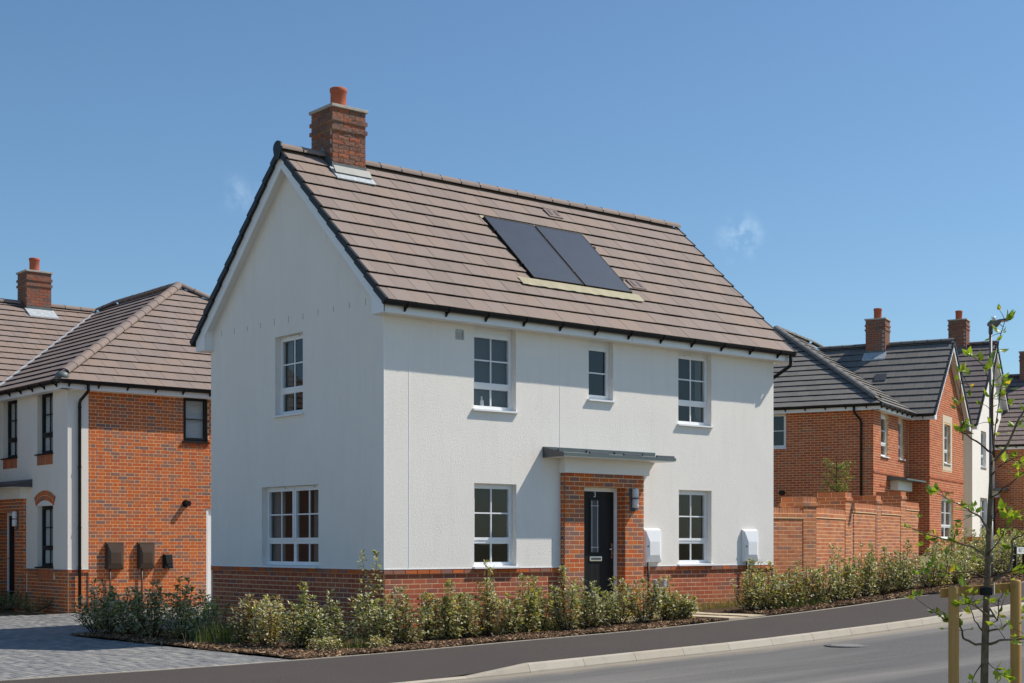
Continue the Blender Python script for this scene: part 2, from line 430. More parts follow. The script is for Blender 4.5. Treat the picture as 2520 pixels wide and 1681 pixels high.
def clip(poly, cl):
    """convex clip of poly by convex polygon cl (both 2-D, either winding)"""
    ar = sum(cl[i][0] * cl[(i + 1) % len(cl)][1] - cl[(i + 1) % len(cl)][0] * cl[i][1] for i in range(len(cl)))
    if ar < 0: cl = cl[::-1]
    for i in range(len(cl)):
        (x0, y0), (x1, y1) = cl[i], cl[(i + 1) % len(cl)]
        res = []
        def side(p): return (x1 - x0) * (p[1] - y0) - (y1 - y0) * (p[0] - x0)
        for j in range(len(poly)):
            p, q = poly[j], poly[(j + 1) % len(poly)]; sp, sq = side(p), side(q)
            if sp >= -1e-9: res.append(p)
            if (sp > 1e-9 and sq < -1e-9) or (sp < -1e-9 and sq > 1e-9):
                t = sp / (sp - sq); res.append((p[0] + (q[0] - p[0]) * t, p[1] + (q[1] - p[1]) * t))
        poly = res
        if len(poly) < 3: return []
    return poly

SHARED = {}
def box_mesh(kind, lx, ly, lz, mat, rough=0.0, var=0):
    """open-backed block, front at y = 0, shared between alike pieces"""
    key = (kind, round(lx, 3), round(lz, 3), mat, var)
    if key in SHARED: return SHARED[key]
    v = [(0, ly, 0), (lx, ly, 0), (lx, ly, lz), (0, ly, lz), (0, 0, 0), (lx, 0, 0), (lx, 0, lz), (0, 0, lz)]
    f = [(4, 5, 6, 7), (0, 1, 5, 4), (1, 2, 6, 5), (2, 3, 7, 6), (3, 0, 4, 7)]
    if rough:
        rn = random.Random(hash(key) & 0xffff)
        nx = 4; v = []; f = []
        for i in range(nx + 1):
            for j in range(3):
                v.append((lx * i / nx + (rn.uniform(-.005, .005) if 0 < i < nx else 0), rn.uniform(-rough, rough * .6), lz * j / 2 + (rn.uniform(-.006, .006) if j == 1 else 0)))
        for i in range(nx):
            for j in range(2):
                a = i * 3 + j; f.append((a, a + 3, a + 4, a + 1))
        k = len(v); v += [(0, ly, 0), (lx, ly, 0), (lx, ly, lz), (0, ly, lz)]
        bl, br, tr, tl = 0, nx * 3, nx * 3 + 2, 2
        f += [(k, k + 1) + tuple(i * 3 for i in reversed(range(nx + 1))), (k + 3,) + tuple(i * 3 + 2 for i in range(nx + 1)) + (k + 2,), (k, 0, 1, 2, k + 3), (k + 1, k + 2, br + 2, br + 1, br)]
    me = bpy.data.meshes.new(kind); me.from_pydata(v, [], f); me.update(); me.materials.append(MATS[mat])
    SHARED[key] = me
    return me

class House:
    def __init__(s, root): s.root = root; s.bricks = []; s.tiles = []; s.M = root.matrix_basis.copy()
    def world(s, p): return s.M @ Vector(p)
    # ---------- bricks
    def brickwork(s, part, f, a0, a1, z0, z1, mat, ops=(), bond='stretcher', zref=0., d=0., poly=None, rough=0., shift=0.):
        k0 = math.floor((z0 - zref) / .075 + 1e-6); k1 = math.ceil((z1 - zref) / .075 - 1e-6)
        for k in range(k0, k1):
            zb = zref + k * .075 + .0058; zt = zb + .0634
            zb, zt = max(zb, z0), min(zt, z1)
            if zt - zb < .02: continue
            zm = (zb + zt) / 2
            units = [.215] if bond == 'stretcher' else ([.215, .1025] if bond == 'flemish' else ([.1025] if bond == 'header' else [.065]))
            x = a0 + shift
            if k % 2:
                x -= .1125 if bond == 'stretcher' else (.16875 if bond == 'flemish' else .05)
            i = 0
            while x < a1:
                u = units[i % len(units)]; i += 1
                b0, b1 = max(x, a0), min(x + u - .0015, a1); x += u + .01
                segs = [(b0, b1)]
                for o in ops:
                    if o[2] < zm < o[3]:
                        ns = []
                        for (p, q) in segs:
                            if o[1] <= p or o[0] >= q: ns.append((p, q)); continue
                            if o[0] > p: ns.append((p, o[0]))
                            if o[1] < q: ns.append((o[1], q))
                        segs = ns
                for p, q in segs:
                    if q - p < .022: continue
                    pl = None
                    if poly:
                        pl = clip([(p, zb), (q, zb), (q, zt), (p, zt)], poly)
                        if len(pl) < 3: continue
                        if abs(len(pl) - 4) == 0 and abs((max(t[0] for t in pl) - min(t[0] for t in pl)) - (q - p)) < 1e-6 and abs((max(t[1] for t in pl) - min(t[1] for t in pl)) - (zt - zb)) < 1e-6 and all(min(abs(t[0] - p), abs(t[0] - q)) < 1e-6 for t in pl): pl = None
                    s.bricks.append((part, f, p, q, zb, zt, d + random.uniform(.0, .0016), mat, pl, rough))
    def finish_bricks(s, limit=300, hide=None):
        sc_ = []
        for i, r_ in enumerate(s.bricks):
            part, f, p, q, zb, zt, d, mat, pl, rough = r_
            c = s.world(f.pt((p + q) / 2, d, (zb + zt) / 2)); pr = project(c); w_ = 0
            if pr and -30 < pr[0] < 2550 and -30 < pr[1] < 1710 and pl is None:
                n = (s.M.to_3x3() @ f.n); view = Vector((CAMX, CAMY, EYE)) - c
                fac = n.dot(view.normalized())
                if fac > 0 and not (hide and hide(r_, pr)): w_ = (q - p) * (zt - zb) * fac / pr[2] ** 2
            sc_.append((w_, i))
        sc_.sort(reverse=True)
        solo = {i for w_, i in sc_[:limit] if w_ > 0}
        rest = {}
        for i, (part, f, p, q, zb, zt, d, mat, pl, rough) in enumerate(s.bricks):
            if i in solo:
                ax = f.ax; inn = -f.n; a = p
                if ax.cross(inn).z < 0: ax = -ax; a = q
                me = box_mesh('brick', q - p, .03, zt - zb, mat, rough, random.randrange(5) if rough else 0)
                o = f.pt(a, d, zb)
                M = Matrix(((ax.x, inn.x, 0, o.x), (ax.y, inn.y, 0, o.y), (ax.z, inn.z, 1, o.z), (0, 0, 0, 1)))
                M = M @ Matrix.Rotation(random.uniform(-.006, .006), 4, 'Y')
                inst('brick', me, M, part)
            else:
                mb = rest.setdefault(mat, MB())
                if pl is None:
                    mb.add([f.pt(p, d - .03, zb), f.pt(q, d - .03, zb), f.pt(q, d - .03, zt), f.pt(p, d - .03, zt), f.pt(p, d, zb), f.pt(q, d, zb), f.pt(q, d, zt), f.pt(p, d, zt)],
                           [(4, 5, 6, 7), (0, 1, 5, 4), (1, 2, 6, 5), (2, 3, 7, 6), (3, 0, 4, 7)])
                else:
                    mb.prism([f.pt(a_, d, z_) for a_, z_ in pl], -f.n * .03)
        for m, mb in rest.items(): mb.build('brickwork', m, s.root, kind='stuff')
    # ---------- roof tiles
    def slope(s, part, o, ax, up, poly, mat, gauge=.351, tw=.368, holes=(), tiles=True, a_off=0.):
        """roof facet: o origin at the eaves line, ax along it, up = up the slope (unit); poly convex in (a, s)"""
        o, ax, up = Vector(o), Vector(ax).normalized(), Vector(up).normalized()
        n = ax.cross(up)
        if n.z < 0: n = -n
        MB().quad(*[o + ax * a + up * t - n * .004 for a, t in poly]).build('roof_deck', mat if not tiles else 'underlay', part)
        if not tiles: return
        amin, amax = min(p[0] for p in poly), max(p[0] for p in poly); smax = max(p[1] for p in poly)
        k = 0; sb = -.03
        while sb < smax:
            st = min(sb + gauge, smax + .02)
            x = amin - tw + ((k % 2) * tw * .5) + a_off - .2
            while x < amax:
                p, q = x + .0032, x + tw - .0032; x += tw
                rects = [(p, q, sb, st)]
                for h in holes:
                    nr = []
                    for (p_, q_, s0, s1) in rects:
                        ov = min(s1, h[3]) - max(s0, h[2])
                        if ov < .3 * gauge or q_ <= h[0] or p_ >= h[1]: nr.append((p_, q_, s0, s1)); continue
                        if h[0] - p_ > .03: nr.append((p_, h[0], s0, s1))
                        if q_ - h[1] > .03: nr.append((h[1], q_, s0, s1))
                    rects = nr
                for (p_, q_, s0, s1) in rects:
                    pl = clip([(p_, s0), (q_, s0), (q_, s1), (p_, s1)], [(a, t if t > 1e-6 else -.05) for a, t in poly])
                    if len(pl) < 3: continue
                    ar = abs(sum(pl[i][0] * pl[(i + 1) % len(pl)][1] - pl[(i + 1) % len(pl)][0] * pl[i][1] for i in range(len(pl)))) / 2
                    if ar < .002: continue
                    full = abs(ar - (tw - .0064) * gauge) < 1e-4
                    s.tiles.append((part, o, ax, up, n, pl, s0, gauge, mat, full, random.uniform(-.0015, .003)))
            sb += gauge; k += 1
    def finish_tiles(s, limit=300):
        def h(t, s0, g): return .044 - .030 * (t - s0) / g
        sc_ = []
        for i, (part, o, ax, up, n, pl, s0, g, mat, full, jz) in enumerate(s.tiles):
            ca = sum(p[0] for p in pl) / len(pl); cs = sum(p[1] for p in pl) / len(pl)
            c = s.world(o + ax * ca + up * cs); pr = project(c); w_ = 0
            if pr and -40 < pr[0] < 2560 and -40 < pr[1] < 1710:
                fac = (s.M.to_3x3() @ n).dot((Vector((CAMX, CAMY, EYE)) - c).normalized())
                if fac > 0:
                    ar = abs(sum(pl[j][0] * pl[(j + 1) % len(pl)][1] - pl[(j + 1) % len(pl)][0] * pl[j][1] for j in range(len(pl)))) / 2
                    w_ = ar * fac / pr[2] ** 2
            sc_.append((w_, i))
        sc_.sort(reverse=True); solo = {i for w_, i in sc_[:limit] if w_ > 0}
        rest = {}
        def geo(pl, s0, g, org):
            v = [(a - org[0], t - org[1], h(t, s0, g)) for a, t in pl] + [(a - org[0], t - org[1], h(t, s0, g) - .010) for a, t in pl]
            m = len(pl); f = [tuple(range(m)), tuple(reversed(range(m, 2 * m)))] + [(j, m + j, m + (j + 1) % m, (j + 1) % m) for j in range(m)]
            return v, f
        for i, (part, o, ax, up, n, pl, s0, g, mat, full, jz) in enumerate(s.tiles):
            if i in solo:
                org = (pl[0][0], s0) if not full else (min(p[0] for p in pl), s0)
                key = ('tile', mat, round(g, 3)) if full else None
                if full and key in SHARED: me = SHARED[key]
                else:
                    if full:
                        a1 = max(p[0] for p in pl) - org[0]; q = [(0, 0), (a1, 0), (a1, g), (0, g)]; v, f = geo(q, 0, g, (0, 0))
                    else: v, f = geo(pl, s0, g, org)
                    me = bpy.data.meshes.new('roof_tile'); me.from_pydata(v, [], f); me.update(); me.materials.append(MATS[mat])
                    if full: SHARED[key] = me
                ax_, up_ = ax, up
                nn = ax_.cross(up_); sgn = 1
                if nn.z < 0: nn = -nn
                p0 = o + ax * org[0] + up * org[1] + n * jz
                inst('roof_tile', me, Matrix(((ax.x, up.x, nn.x, p0.x), (ax.y, up.y, nn.y, p0.y), (ax.z, up.z, nn.z, p0.z), (0, 0, 0, 1))), part)
            else:
                v, f = geo(pl, s0, g, (0, 0))
                rest.setdefault(mat, MB()).add([o + ax * a + up * t + n * (hh + jz) for a, t, hh in v], f)
        for m, mb in rest.items(): mb.build('roof_tiling', m, s.root, kind='stuff')

def ridge_run(parent, p0, p1, r, mat, step=.445, clipmat='plastic_black', flat=.75, name='ridge_tile'):
    """half-round cappings laid end to end, a dark union clip at each joint"""
    p0, p1 = Vector(p0), Vector(p1); L = (p1 - p0).length; t = (p1 - p0) / L
    side = t.cross(Vector((0, 0, 1))).normalized(); up = side.cross(t)
    n = max(1, round(L / step)); st = L / n
    key = ('ridge', round(st, 3), r, mat)
    if key not in SHARED:
        v, f = [], []; m = 8
        for i, (x, rr) in enumerate(((0.004, r), (st - .006, r * .985))):
            for j in range(m + 1):
                a = math.pi * (j / m) * 1.10 - .05 * math.pi; v.append((x, -math.cos(a) * rr, math.sin(a) * rr * flat))
        for j in range(m): f.append((j, j + 1, m + 2 + j, m + 1 + j))
        me = bpy.data.meshes.new('ridge_tile'); me.from_pydata(v, [], f); me.update(); me.materials.append(MATS[mat])
        me.polygons.foreach_set('use_smooth', [True] * len(me.polygons))
        SHARED[key] = me
        v, f = [], []
        for x in (-.007, .008):
            for j in range(m + 1):
                a = math.pi * (j / m) * 1.10 - .05 * math.pi; v.append((x, -math.cos(a) * (r + .004), math.sin(a) * (r * flat + .004)))
        for j in range(m): f.append((j, j + 1, m + 2 + j, m + 1 + j))
        mc = bpy.data.meshes.new('ridge_clip'); mc.from_pydata(v, [], f); mc.update(); mc.materials.append(MATS[clipmat])
        SHARED[key + ('c',)] = mc
    for i in range(n):
        q = p0 + t * (i * st) + up * random.uniform(-.003, .003)
        M = Matrix(((t.x, side.x, up.x, q.x), (t.y, side.y, up.y, q.y), (t.z, side.z, up.z, q.z), (0, 0, 0, 1)))
        inst(name, SHARED[key], M, parent)
        if i: inst('ridge_clip', SHARED[key + ('c',)], M, parent)

def gutter(H, p0, p1, outw, mat='plastic_black', step=.79, first=.25, r=.057):
    """half-round gutter on brackets; p0-p1 runs along the fascia face at gutter top"""
    p0, p1, outw = Vector(p0), Vector(p1), Vector(outw).normalized(); t = (p1 - p0).normalized(); L = (p1 - p0).length
    mb = MB(); m = 9; vs = []
    for k_, off in ((0, 0), (L, 0)):
        for j in range(m + 1):
            a = math.pi * j / m; vs.append(p0 + t * k_ + outw * (.006 + r - r * math.cos(a)) + Vector((0, 0, -.088 * max(0, math.sin(a)) ** .75)))
    mb.add(vs, [(j, j + 1, m + 2 + j, m + 1 + j) for j in range(m)] + [tuple(range(m + 1)), tuple(reversed(range(m + 1, 2 * m + 2)))])
    lip = outw * (.006 + 2 * r)
    g = mb.build('gutter', mat, H.root)
    MB().tube([p0 + lip, p1 + lip], .006, 6).build('gutter_lip', mat, g)
    x = first; key = ('bracket', mat, r)
    if key not in SHARED:
        q = MB(); pr = []
        for j in range(8):
            a = R(35) + R(150) * j / 7; pr.append((r + .006 - (r + .006) * math.cos(a), -.090 * max(0, math.sin(a)) ** .75))
        for j in range(7):
            (u0, z0), (u1, z1) = pr[j], pr[j + 1]
            c = (r + .006, 0); sc1 = 1.14
            o0 = (c[0] + (u0 - c[0]) * sc1, z0 * sc1); o1 = (c[0] + (u1 - c[0]) * sc1, z1 * sc1)
            q.prism([(-.013, u0, z0), (-.013, u1, z1), (-.013, o1[0], o1[1]), (-.013, o0[0], o0[1])], (.026, 0, 0))
        q.prism([(-.013, .002, -.07), (-.013, .06, -.096), (-.013, .014, -.150), (-.013, .002, -.150)], (.026, 0, 0))
        me = bpy.data.meshes.new('gutter_bracket'); me.from_pydata(q.v, [], q.f); me.update(); me.materials.append(MATS[mat]); SHARED[key] = me
    while x < L:
        q = p0 + t * x
        inst('bracket', SHARED[key], Matrix(((t.x, outw.x, 0, q.x), (t.y, outw.y, 0, q.y), (0, 0, 1, q.z), (0, 0, 0, 1))), g)
        x += step
    return g

def window(H, f, a0, a1, z0, z1, fm='upvc_white', rev=.105, d=0., upper=.70, vbar=True, hbar=True, lights=1, lower=True, sill=True, sillm=None, vent=False, inner=None, obscure=False, door_inside=False, blind=None, fw=.05, bar='upvc_white', label=None, simple=False, sill_out=.055, head=0.0):
    e = d - rev
    fr = MB()
    if head: fr.fbox(f, a0, a1, e - .06, e - .004, z1 - head, z1)
    zt1 = z1 - head
    fr.ring(f, a0, a1, z0 + .02, zt1, fw, e - .06, e)
    zt = z0 + .02 + (zt1 - z0) * (1 - upper) if lower else z0 + .02
    panes = []; bars = MB(); nb = 0
    if lower:
        fr.fbox(f, a0 + fw, a1 - fw, e - .06, e - .0012, zt - .028, zt + .028)
    wl = (a1 - a0) / lights
    for i in range(lights):
        l0, l1 = a0 + i * wl, a0 + (i + 1) * wl
        if i: fr.fbox(f, l0 - .028, l0 + .028, e - .06, e - .0016, z0 + .02 + fw, zt1 - fw)
        i0 = l0 + (fw if i == 0 else .028); i1 = l1 - (fw if i == lights - 1 else .028)
        s0, s1 = (zt + .028 if lower else z0 + .02 + fw), zt1 - fw
        sw = .042
        fr.ring(f, i0 - .012, i1 + .012, s0 - .012, s1 + .012, sw, e - .05, e + .012)
        g0, g1, h0, h1 = i0 + sw - .012, i1 - sw + .012, s0 + sw - .012, s1 - sw + .012
        panes.append((g0, g1, h0, h1))
        if vbar: bars.fbox(f, (g0 + g1) / 2 - .011, (g0 + g1) / 2 + .011, e - .03, e - .006, h0, h1); nb += 1
        if hbar: bars.fbox(f, g0, g1, e - .0305, e - .0055, (h0 + h1) / 2 - .011, (h0 + h1) / 2 + .011); nb += 1
        if lower:
            k0, k1 = z0 + .02 + fw, zt - .028
            fr.ring(f, i0, i1, k0, k1, .014, e - .05, e - .008)
            panes.append((i0 + .014, i1 - .014, k0 + .014, k1 - .014))
            if vbar: bars.fbox(f, (i0 + i1) / 2 - .011, (i0 + i1) / 2 + .011, e - .03, e - .006, k0 + .014, k1 - .014); nb += 1
    wn = fr.build('window', fm, H.root)
    if label: wn['label'] = label
    for p in panes:
        MB().quad(f.pt(p[0] - .004, e - .022, p[2] - .004), f.pt(p[1] + .004, e - .022, p[2] - .004), f.pt(p[1] + .004, e - .022, p[3] + .004), f.pt(p[0] - .004, e - .022, p[3] + .004)).build('pane', 'glass_obscure' if obscure else 'glass', wn)
    if nb: bars.build('glazing_bar', bar, wn)
    if sill:
        sl = MB()
        sl.add([f.pt(a0 - .03, e, z0 + .028), f.pt(a1 + .03, e, z0 + .028), f.pt(a1 + .03, d + sill_out, z0 + .012), f.pt(a0 - .03, d + sill_out, z0 + .012),
                f.pt(a0 - .03, e, z0 - .012), f.pt(a1 + .03, e, z0 - .012), f.pt(a1 + .03, d + sill_out, z0 - .016), f.pt(a0 - .03, d + sill_out, z0 - .016)],
               [(0, 1, 2, 3), (7, 6, 5, 4), (3, 2, 6, 7), (0, 3, 7, 4), (1, 5, 6, 2)])
        sl.build('sill', sillm or fm, wn)
    if vent:
        for i in range(lights):
            c = a0 + (i + .5) * wl
            v = MB(); q = min(.17, wl * .28)
            v.fbox(f, c - q, c + q, e, e + .022, zt1 - .042, zt1 - .012); v.fbox(f, c - q * .94, c + q * .94, e + .0215, e + .028, zt1 - .036, zt1 - .026); v.build('trickle_vent', fm, wn)
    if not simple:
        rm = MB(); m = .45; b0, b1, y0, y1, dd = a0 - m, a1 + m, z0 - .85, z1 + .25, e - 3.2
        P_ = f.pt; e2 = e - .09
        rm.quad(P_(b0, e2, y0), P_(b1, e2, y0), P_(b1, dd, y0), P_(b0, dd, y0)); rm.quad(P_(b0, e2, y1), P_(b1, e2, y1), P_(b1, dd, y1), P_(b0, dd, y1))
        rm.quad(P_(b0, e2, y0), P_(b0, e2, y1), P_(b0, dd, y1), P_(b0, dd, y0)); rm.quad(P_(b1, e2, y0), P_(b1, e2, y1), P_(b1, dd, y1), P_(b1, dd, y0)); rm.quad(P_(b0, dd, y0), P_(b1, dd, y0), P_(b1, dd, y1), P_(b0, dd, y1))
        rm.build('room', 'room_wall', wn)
    else:
        MB().quad(f.pt(a0, e - .07, z0), f.pt(a1, e - .07, z0), f.pt(a1, e - .07, z1), f.pt(a0, e - .07, z1)).build('room', 'blind_dark', wn)
    if door_inside:
        dr = MB(); c0 = a0 + .30; dr.fbox(f, c0, c0 + .78, e - 3.19, e - 3.14, z0 - .8, z1 - .1)
        for k in (0, 1):
            for j in (0, 1): dr.ring(f, c0 + .09 + k * .33, c0 + .36 + k * .33, z0 - .65 + j * .95, z0 + .15 + j * .95 - .05, .02, e - 3.14, e - 3.125)
        dr.build('inside_door', 'room_door', wn)
    if blind == 'venetian':
        bl = MB(); z = z0 + .1
        while z < z1 - .06:
            q = f.pt; bl.add([q(a0 + fw, e - .055, z), q(a1 - fw, e - .055, z), q(a1 - fw, e - .066, z + .028), q(a0 + fw, e - .066, z + .028)], [(0, 1, 2, 3)]); z += .03
        bl.build('venetian_blind', 'blind_white', wn)
    elif blind == 'roller':
        MB().fbox(f, a0 + .03, a1 - .03, e - .09, e - .086, z0 + .05, z1 - .03).build('roller_blind', 'blind_dark', wn)
    elif blind == 'curtain':
        ct = MB()
        for (c0, c1) in ((a0 + .01, a0 + .01 + (a1 - a0) * .26), (a1 - (a1 - a0) * .22, a1 - .01)):
            n = 18; pv = []
            for i in range(n + 1):
                x = c0 + (c1 - c0) * i / n; dp = e - .12 + .025 * math.sin(i * 1.9); pv += [f.pt(x, dp, z0 - .6), f.pt(x, dp, z1)]
            ct.add(pv, [(2 * i, 2 * i + 2, 2 * i + 3, 2 * i + 1) for i in range(n)])
        ct.build('curtain', 'curtain_grey', wn)
    return wn

def downpipe(H, pts, mat='plastic_black', r=.034, clips=(), f=None):
    dp = MB().tube(pts, r, 10).build('downpipe', mat, H.root, smooth=True)
    for p in clips:
        MB().lathe([(r + .008, 0), (r + .008, .03)], p, 10).build('pipe_clip', mat, dp)
    return dp

def meter_box(H, f, a0, a1, z0, z1, depth, mat, pipe_a, pipe_z, slots=False):
    mb = MB()
    mb.fbox(f, a0, a1, 0.002, depth * .62, z0, z1)
    mb.hexa([f.pt(a0, depth * .62, z1 - .001), f.pt(a1, depth * .62, z1 - .001), f.pt(a1, .001, z1 - .001), f.pt(a0, .001, z1 - .001),
             f.pt(a0, depth * .62, z1 + .004), f.pt(a1, depth * .62, z1 + .004), f.pt(a1, .001, z1 + .030), f.pt(a0, .001, z1 + .030)])
    o = mb.build('meter_box', mat, H.root)
    # faceted lid
    ld = MB(); c = (a1 - a0) * .2; w_ = .012; P_ = f.pt; d0 = depth * .62; d1 = depth
    A = [P_(a0 + w_, d0, z0 + w_), P_(a1 - w_, d0, z0 + w_), P_(a1 - w_, d0, z1 - w_), P_(a0 + w_, d0, z1 - w_)]
    B = [P_(a0 + w_, d1 - .02, z0 + w_), P_(a1 - w_, d1 - .02, z0 + w_), P_(a1 - w_, d1 - .02, z1 - w_), P_(a0 + w_, d1 - .02, z1 - w_)]
    d1 = depth + .012
    C = [P_(a0 + c, d1, z0 + .13), P_(a1 - c, d1, z0 + .13), P_(a1 - c, d1, z1 - .2), P_(a0 + c, d1, z1 - .2)]
    ld.add(A + B + C, [(0, 1, 5, 4), (1, 2, 6, 5), (2, 3, 7, 6), (3, 0, 4, 7), (4, 5, 9, 8), (5, 6, 10, 9), (6, 7, 11, 10), (7, 4, 8, 11), (8, 9, 10, 11)])
    lo = ld.build('lid', mat, o)
    MB().fbox(f, a0 + .035, a0 + .052, depth - .012, depth + .006, (z0 + z1) / 2 - .012, (z0 + z1) / 2 + .012).build('lock', 'plastic_black', o)
    if slots:
        for zz in (z0 + .045, z1 - .06):
            for k in (0, 1): MB().fbox(f, a0 + .10 + k * .11, a0 + .19 + k * .11, depth - .03, depth - .017, zz, zz + .012).build('slot', 'duct_grey' if mat == 'brown_plastic' else 'lamp_grey', o)
    MB().tube([f.pt(pipe_a, .055, z0 + .01), f.pt(pipe_a, .055, pipe_z)], .02, 8).build('pipe', 'brown_plastic' if mat != 'upvc_white' else 'plastic_black', o, smooth=True)
    return o

def chimney(H, x0, x1, y0, y1, zbase, ztop, mat, ridge_y=None, lead_z=None, pot=.14):
    """stack with two oversailing courses, capping, pot and lead"""
    root = MB().box(x0 + .012, x1 - .012, y0 + .012, y1 - .012, zbase, ztop).build('chimney', 'mortar_grey', H.root)
    faces = [F((x0, y0, 0), (1, 0, 0), (0, -1, 0)), F((x0, y0, 0), (0, 1, 0), (-1, 0, 0)), F((x1, y0, 0), (0, 1, 0), (1, 0, 0)), F((x0, y1, 0), (1, 0, 0), (0, 1, 0))]
    W = [x1 - x0, y1 - y0, y1 - y0, x1 - x0]
    zr = ztop - .075 * 40
    bands = [(ztop - .075 * 6, ztop - .075 * 5), (ztop - .075 * 3, ztop - .075 * 2)]
    bands = [(ztop - .075 * 5, ztop - .075 * 4), (ztop - .075 * 3, ztop - .075 * 2)]
    for i, (fc, wd) in enumerate(zip(faces, W)):
        z = zbase
        H.brickwork(root, fc, 0, wd, zbase, bands[0][0], mat, zref=zr, rough=.006, shift=(0 if i % 2 == 0 else .1))
        H.brickwork(root, fc, 0, wd, bands[0][1], bands[1][0], mat, zref=zr, rough=.006)
        H.brickwork(root, fc, 0, wd, bands[1][1], ztop, mat, zref=zr, rough=.006)
        for b0, b1 in bands:
            H.brickwork(root, fc, -.025, wd + .025, b0, b1, mat, zref=zr, d=.025, rough=.004, shift=.05)
    for b0, b1 in bands: MB().box(x0 - .02, x1 + .02, y0 - .02, y1 + .02, b0 + .005, b1 - .005).build('corbel', 'mortar_grey', root)
    bevel(MB().box(x0 - .035, x1 + .035, y0 - .035, y1 + .035, ztop, ztop + .05).build('capping', 'concrete_cap', root), .006)
    cx, cy = (x0 + x1) / 2, (y0 + y1) / 2
    MB().lathe([(pot, 0), (pot * .97, .06), (pot * .97, .30), (pot * 1.03, .31), (pot * 1.07, .33), (pot * 1.07, .365), (pot * 1.0, .38), (pot * .86, .378), (pot * .84, .2)], (cx, cy, ztop + .05), 24).build('pot', 'terracotta', root, smooth=True)
    return root

# ------------------------------------------------------------------ the ground
GT = [(-60, -.75), (-25, -.32), (-12, -.17), (-6.6, -.12), (-3.6, -.10), (-1.15, -.06), (.8, 0), (3.4, .06), (4.75, .12), (7.2, .22), (11.1, .46), (16, .62), (24, .86), (45, 1.6), (100, 3.2)]
def G0(s):
    if s <= GT[0][0]: return GT[0][1]
    for (a, za), (b_, zb) in zip(GT, GT[1:]):
        if s <= b_: return za + (zb - za) * (s - a) / (b_ - a)
    return GT[-1][1]
def G(s): return sum(G0(s + k * .3) for k in range(-4, 5)) / 9
DS = .25; PATHC = []
x, y, hd = 0., -2.2, 0.
SR = [i * DS for i in range(-280, 400)]
def heading(s): return R(21.6) * min(1, max(0, (s - 9) / 10)) + R(30) * min(1, max(0, (s - 45) / 30))
cur = {}
for i in range(-280, 1): cur[i] = (i * DS, -2.2, 0.)
for i in range(0, 400):
    cur[i] = (x, y, heading(i * DS)); h_ = heading((i + .5) * DS); x += DS * math.cos(h_); y += DS * math.sin(h_)
def frame(s, d=0.):
    k = s / DS; i = int(math.floor(k)); t = k - i; a, b_ = cur[i], cur[i + 1]
    px, py, h_ = (a[j] + (b_[j] - a[j]) * t for j in range(3))
    return px - math.sin(h_) * d, py + math.cos(h_) * d, h_
def near_s(X, Y):
    if X < 8 or Y < -60: return X, Y + 2.2
    best = None
    for i in range(28, 399, 2):
        px, py, h_ = cur[i]; q = (X - px) ** 2 + (Y - py) ** 2
        if best is None or q < best[0]: best = (q, i)
    px, py, h_ = cur[best[1]]
    return best[1] * DS, -math.sin(h_) * (X - px) + math.cos(h_) * (Y - py)
def zg(X, Y):
    s, d = near_s(X, Y)
    return G(s) - .004 * min(max(d, 0), 30)
DROP0, DROP1 = -1.75, -.80
def drop(s): return .085 * (1 - min(1, max(0, (s - DROP0) / (DROP1 - DROP0))))
def zch(s): return G(s) - .165                      # road channel level

def sheet(name, mat, slist, dlist, zf, **props):
    v, f = [], []; n = len(dlist)
    for s in slist:
        for d in dlist:
            px, py, _ = frame(s, d); v.append((px, py, zf(s, d)))
    for i in range(len(slist) - 1):
        for j in range(n - 1):
            a = i * n + j; f.append((a, a + n, a + n + 1, a + 1))
    return mesh_obj(name, v, f, mat, None, True, **props)

# one sheet of earth out to the horizon
gx = [-1500, -500, -150, -70, -40, -25] + [-18 + i * 1.5 for i in range(60)] + [80, 120, 200, 500, 1500]
gy = [-1500, -500, -150, -70, -40, -30, -24, -20, -16, -13.2] + [-12 + i * 1.6 for i in range(36)] + [50, 70, 120, 300, 800, 1500]
v, f = [], []
for X_ in gx:
    for Y_ in gy:
        s_, d_ = near_s(min(max(X_, -60), 60), min(max(Y_, -40), 60))
        z_ = G(s_) - .004 * min(max(d_, 0), 30) - (.05 if d_ > -.3 else .36)
        if d_ < -11: z_ = G(s_) - .10
        v.append((X_, Y_, z_))
n_ = len(gy)
f = [(i * n_ + j, (i + 1) * n_ + j, (i + 1) * n_ + j + 1, i * n_ + j + 1) for i in range(len(gx) - 1) for j in range(n_ - 1)]
mesh_obj('ground', v, f, 'ground_earth', None, True, kind='structure')

sl_near = [-60, -40, -30, -24] + [-20 + i * .5 for i in range(130)] + [46, 50, 56, 64, 72, 80, 90]
def zpath(s, d): return G(s) + max(d, -2.0) * .025 - drop(s) * min(1, max(0, (-d - .5) / 1.5)) + .004
sheet('footpath', 'asphalt_path', sl_near, [0, -.25, -.5, -.8, -1.1, -1.4, -1.7, -2.004], zpath, kind='structure')
def zroad(s, d):
    q = -d - 2.13; return zch(s) + .035 * math.sin(min(1, q / 6.6) * math.pi)
sheet('road', 'asphalt_road', sl_near, [-2.12, -2.5, -3.2, -4, -5, -6, -7, -8, -8.75], zroad, kind='structure')
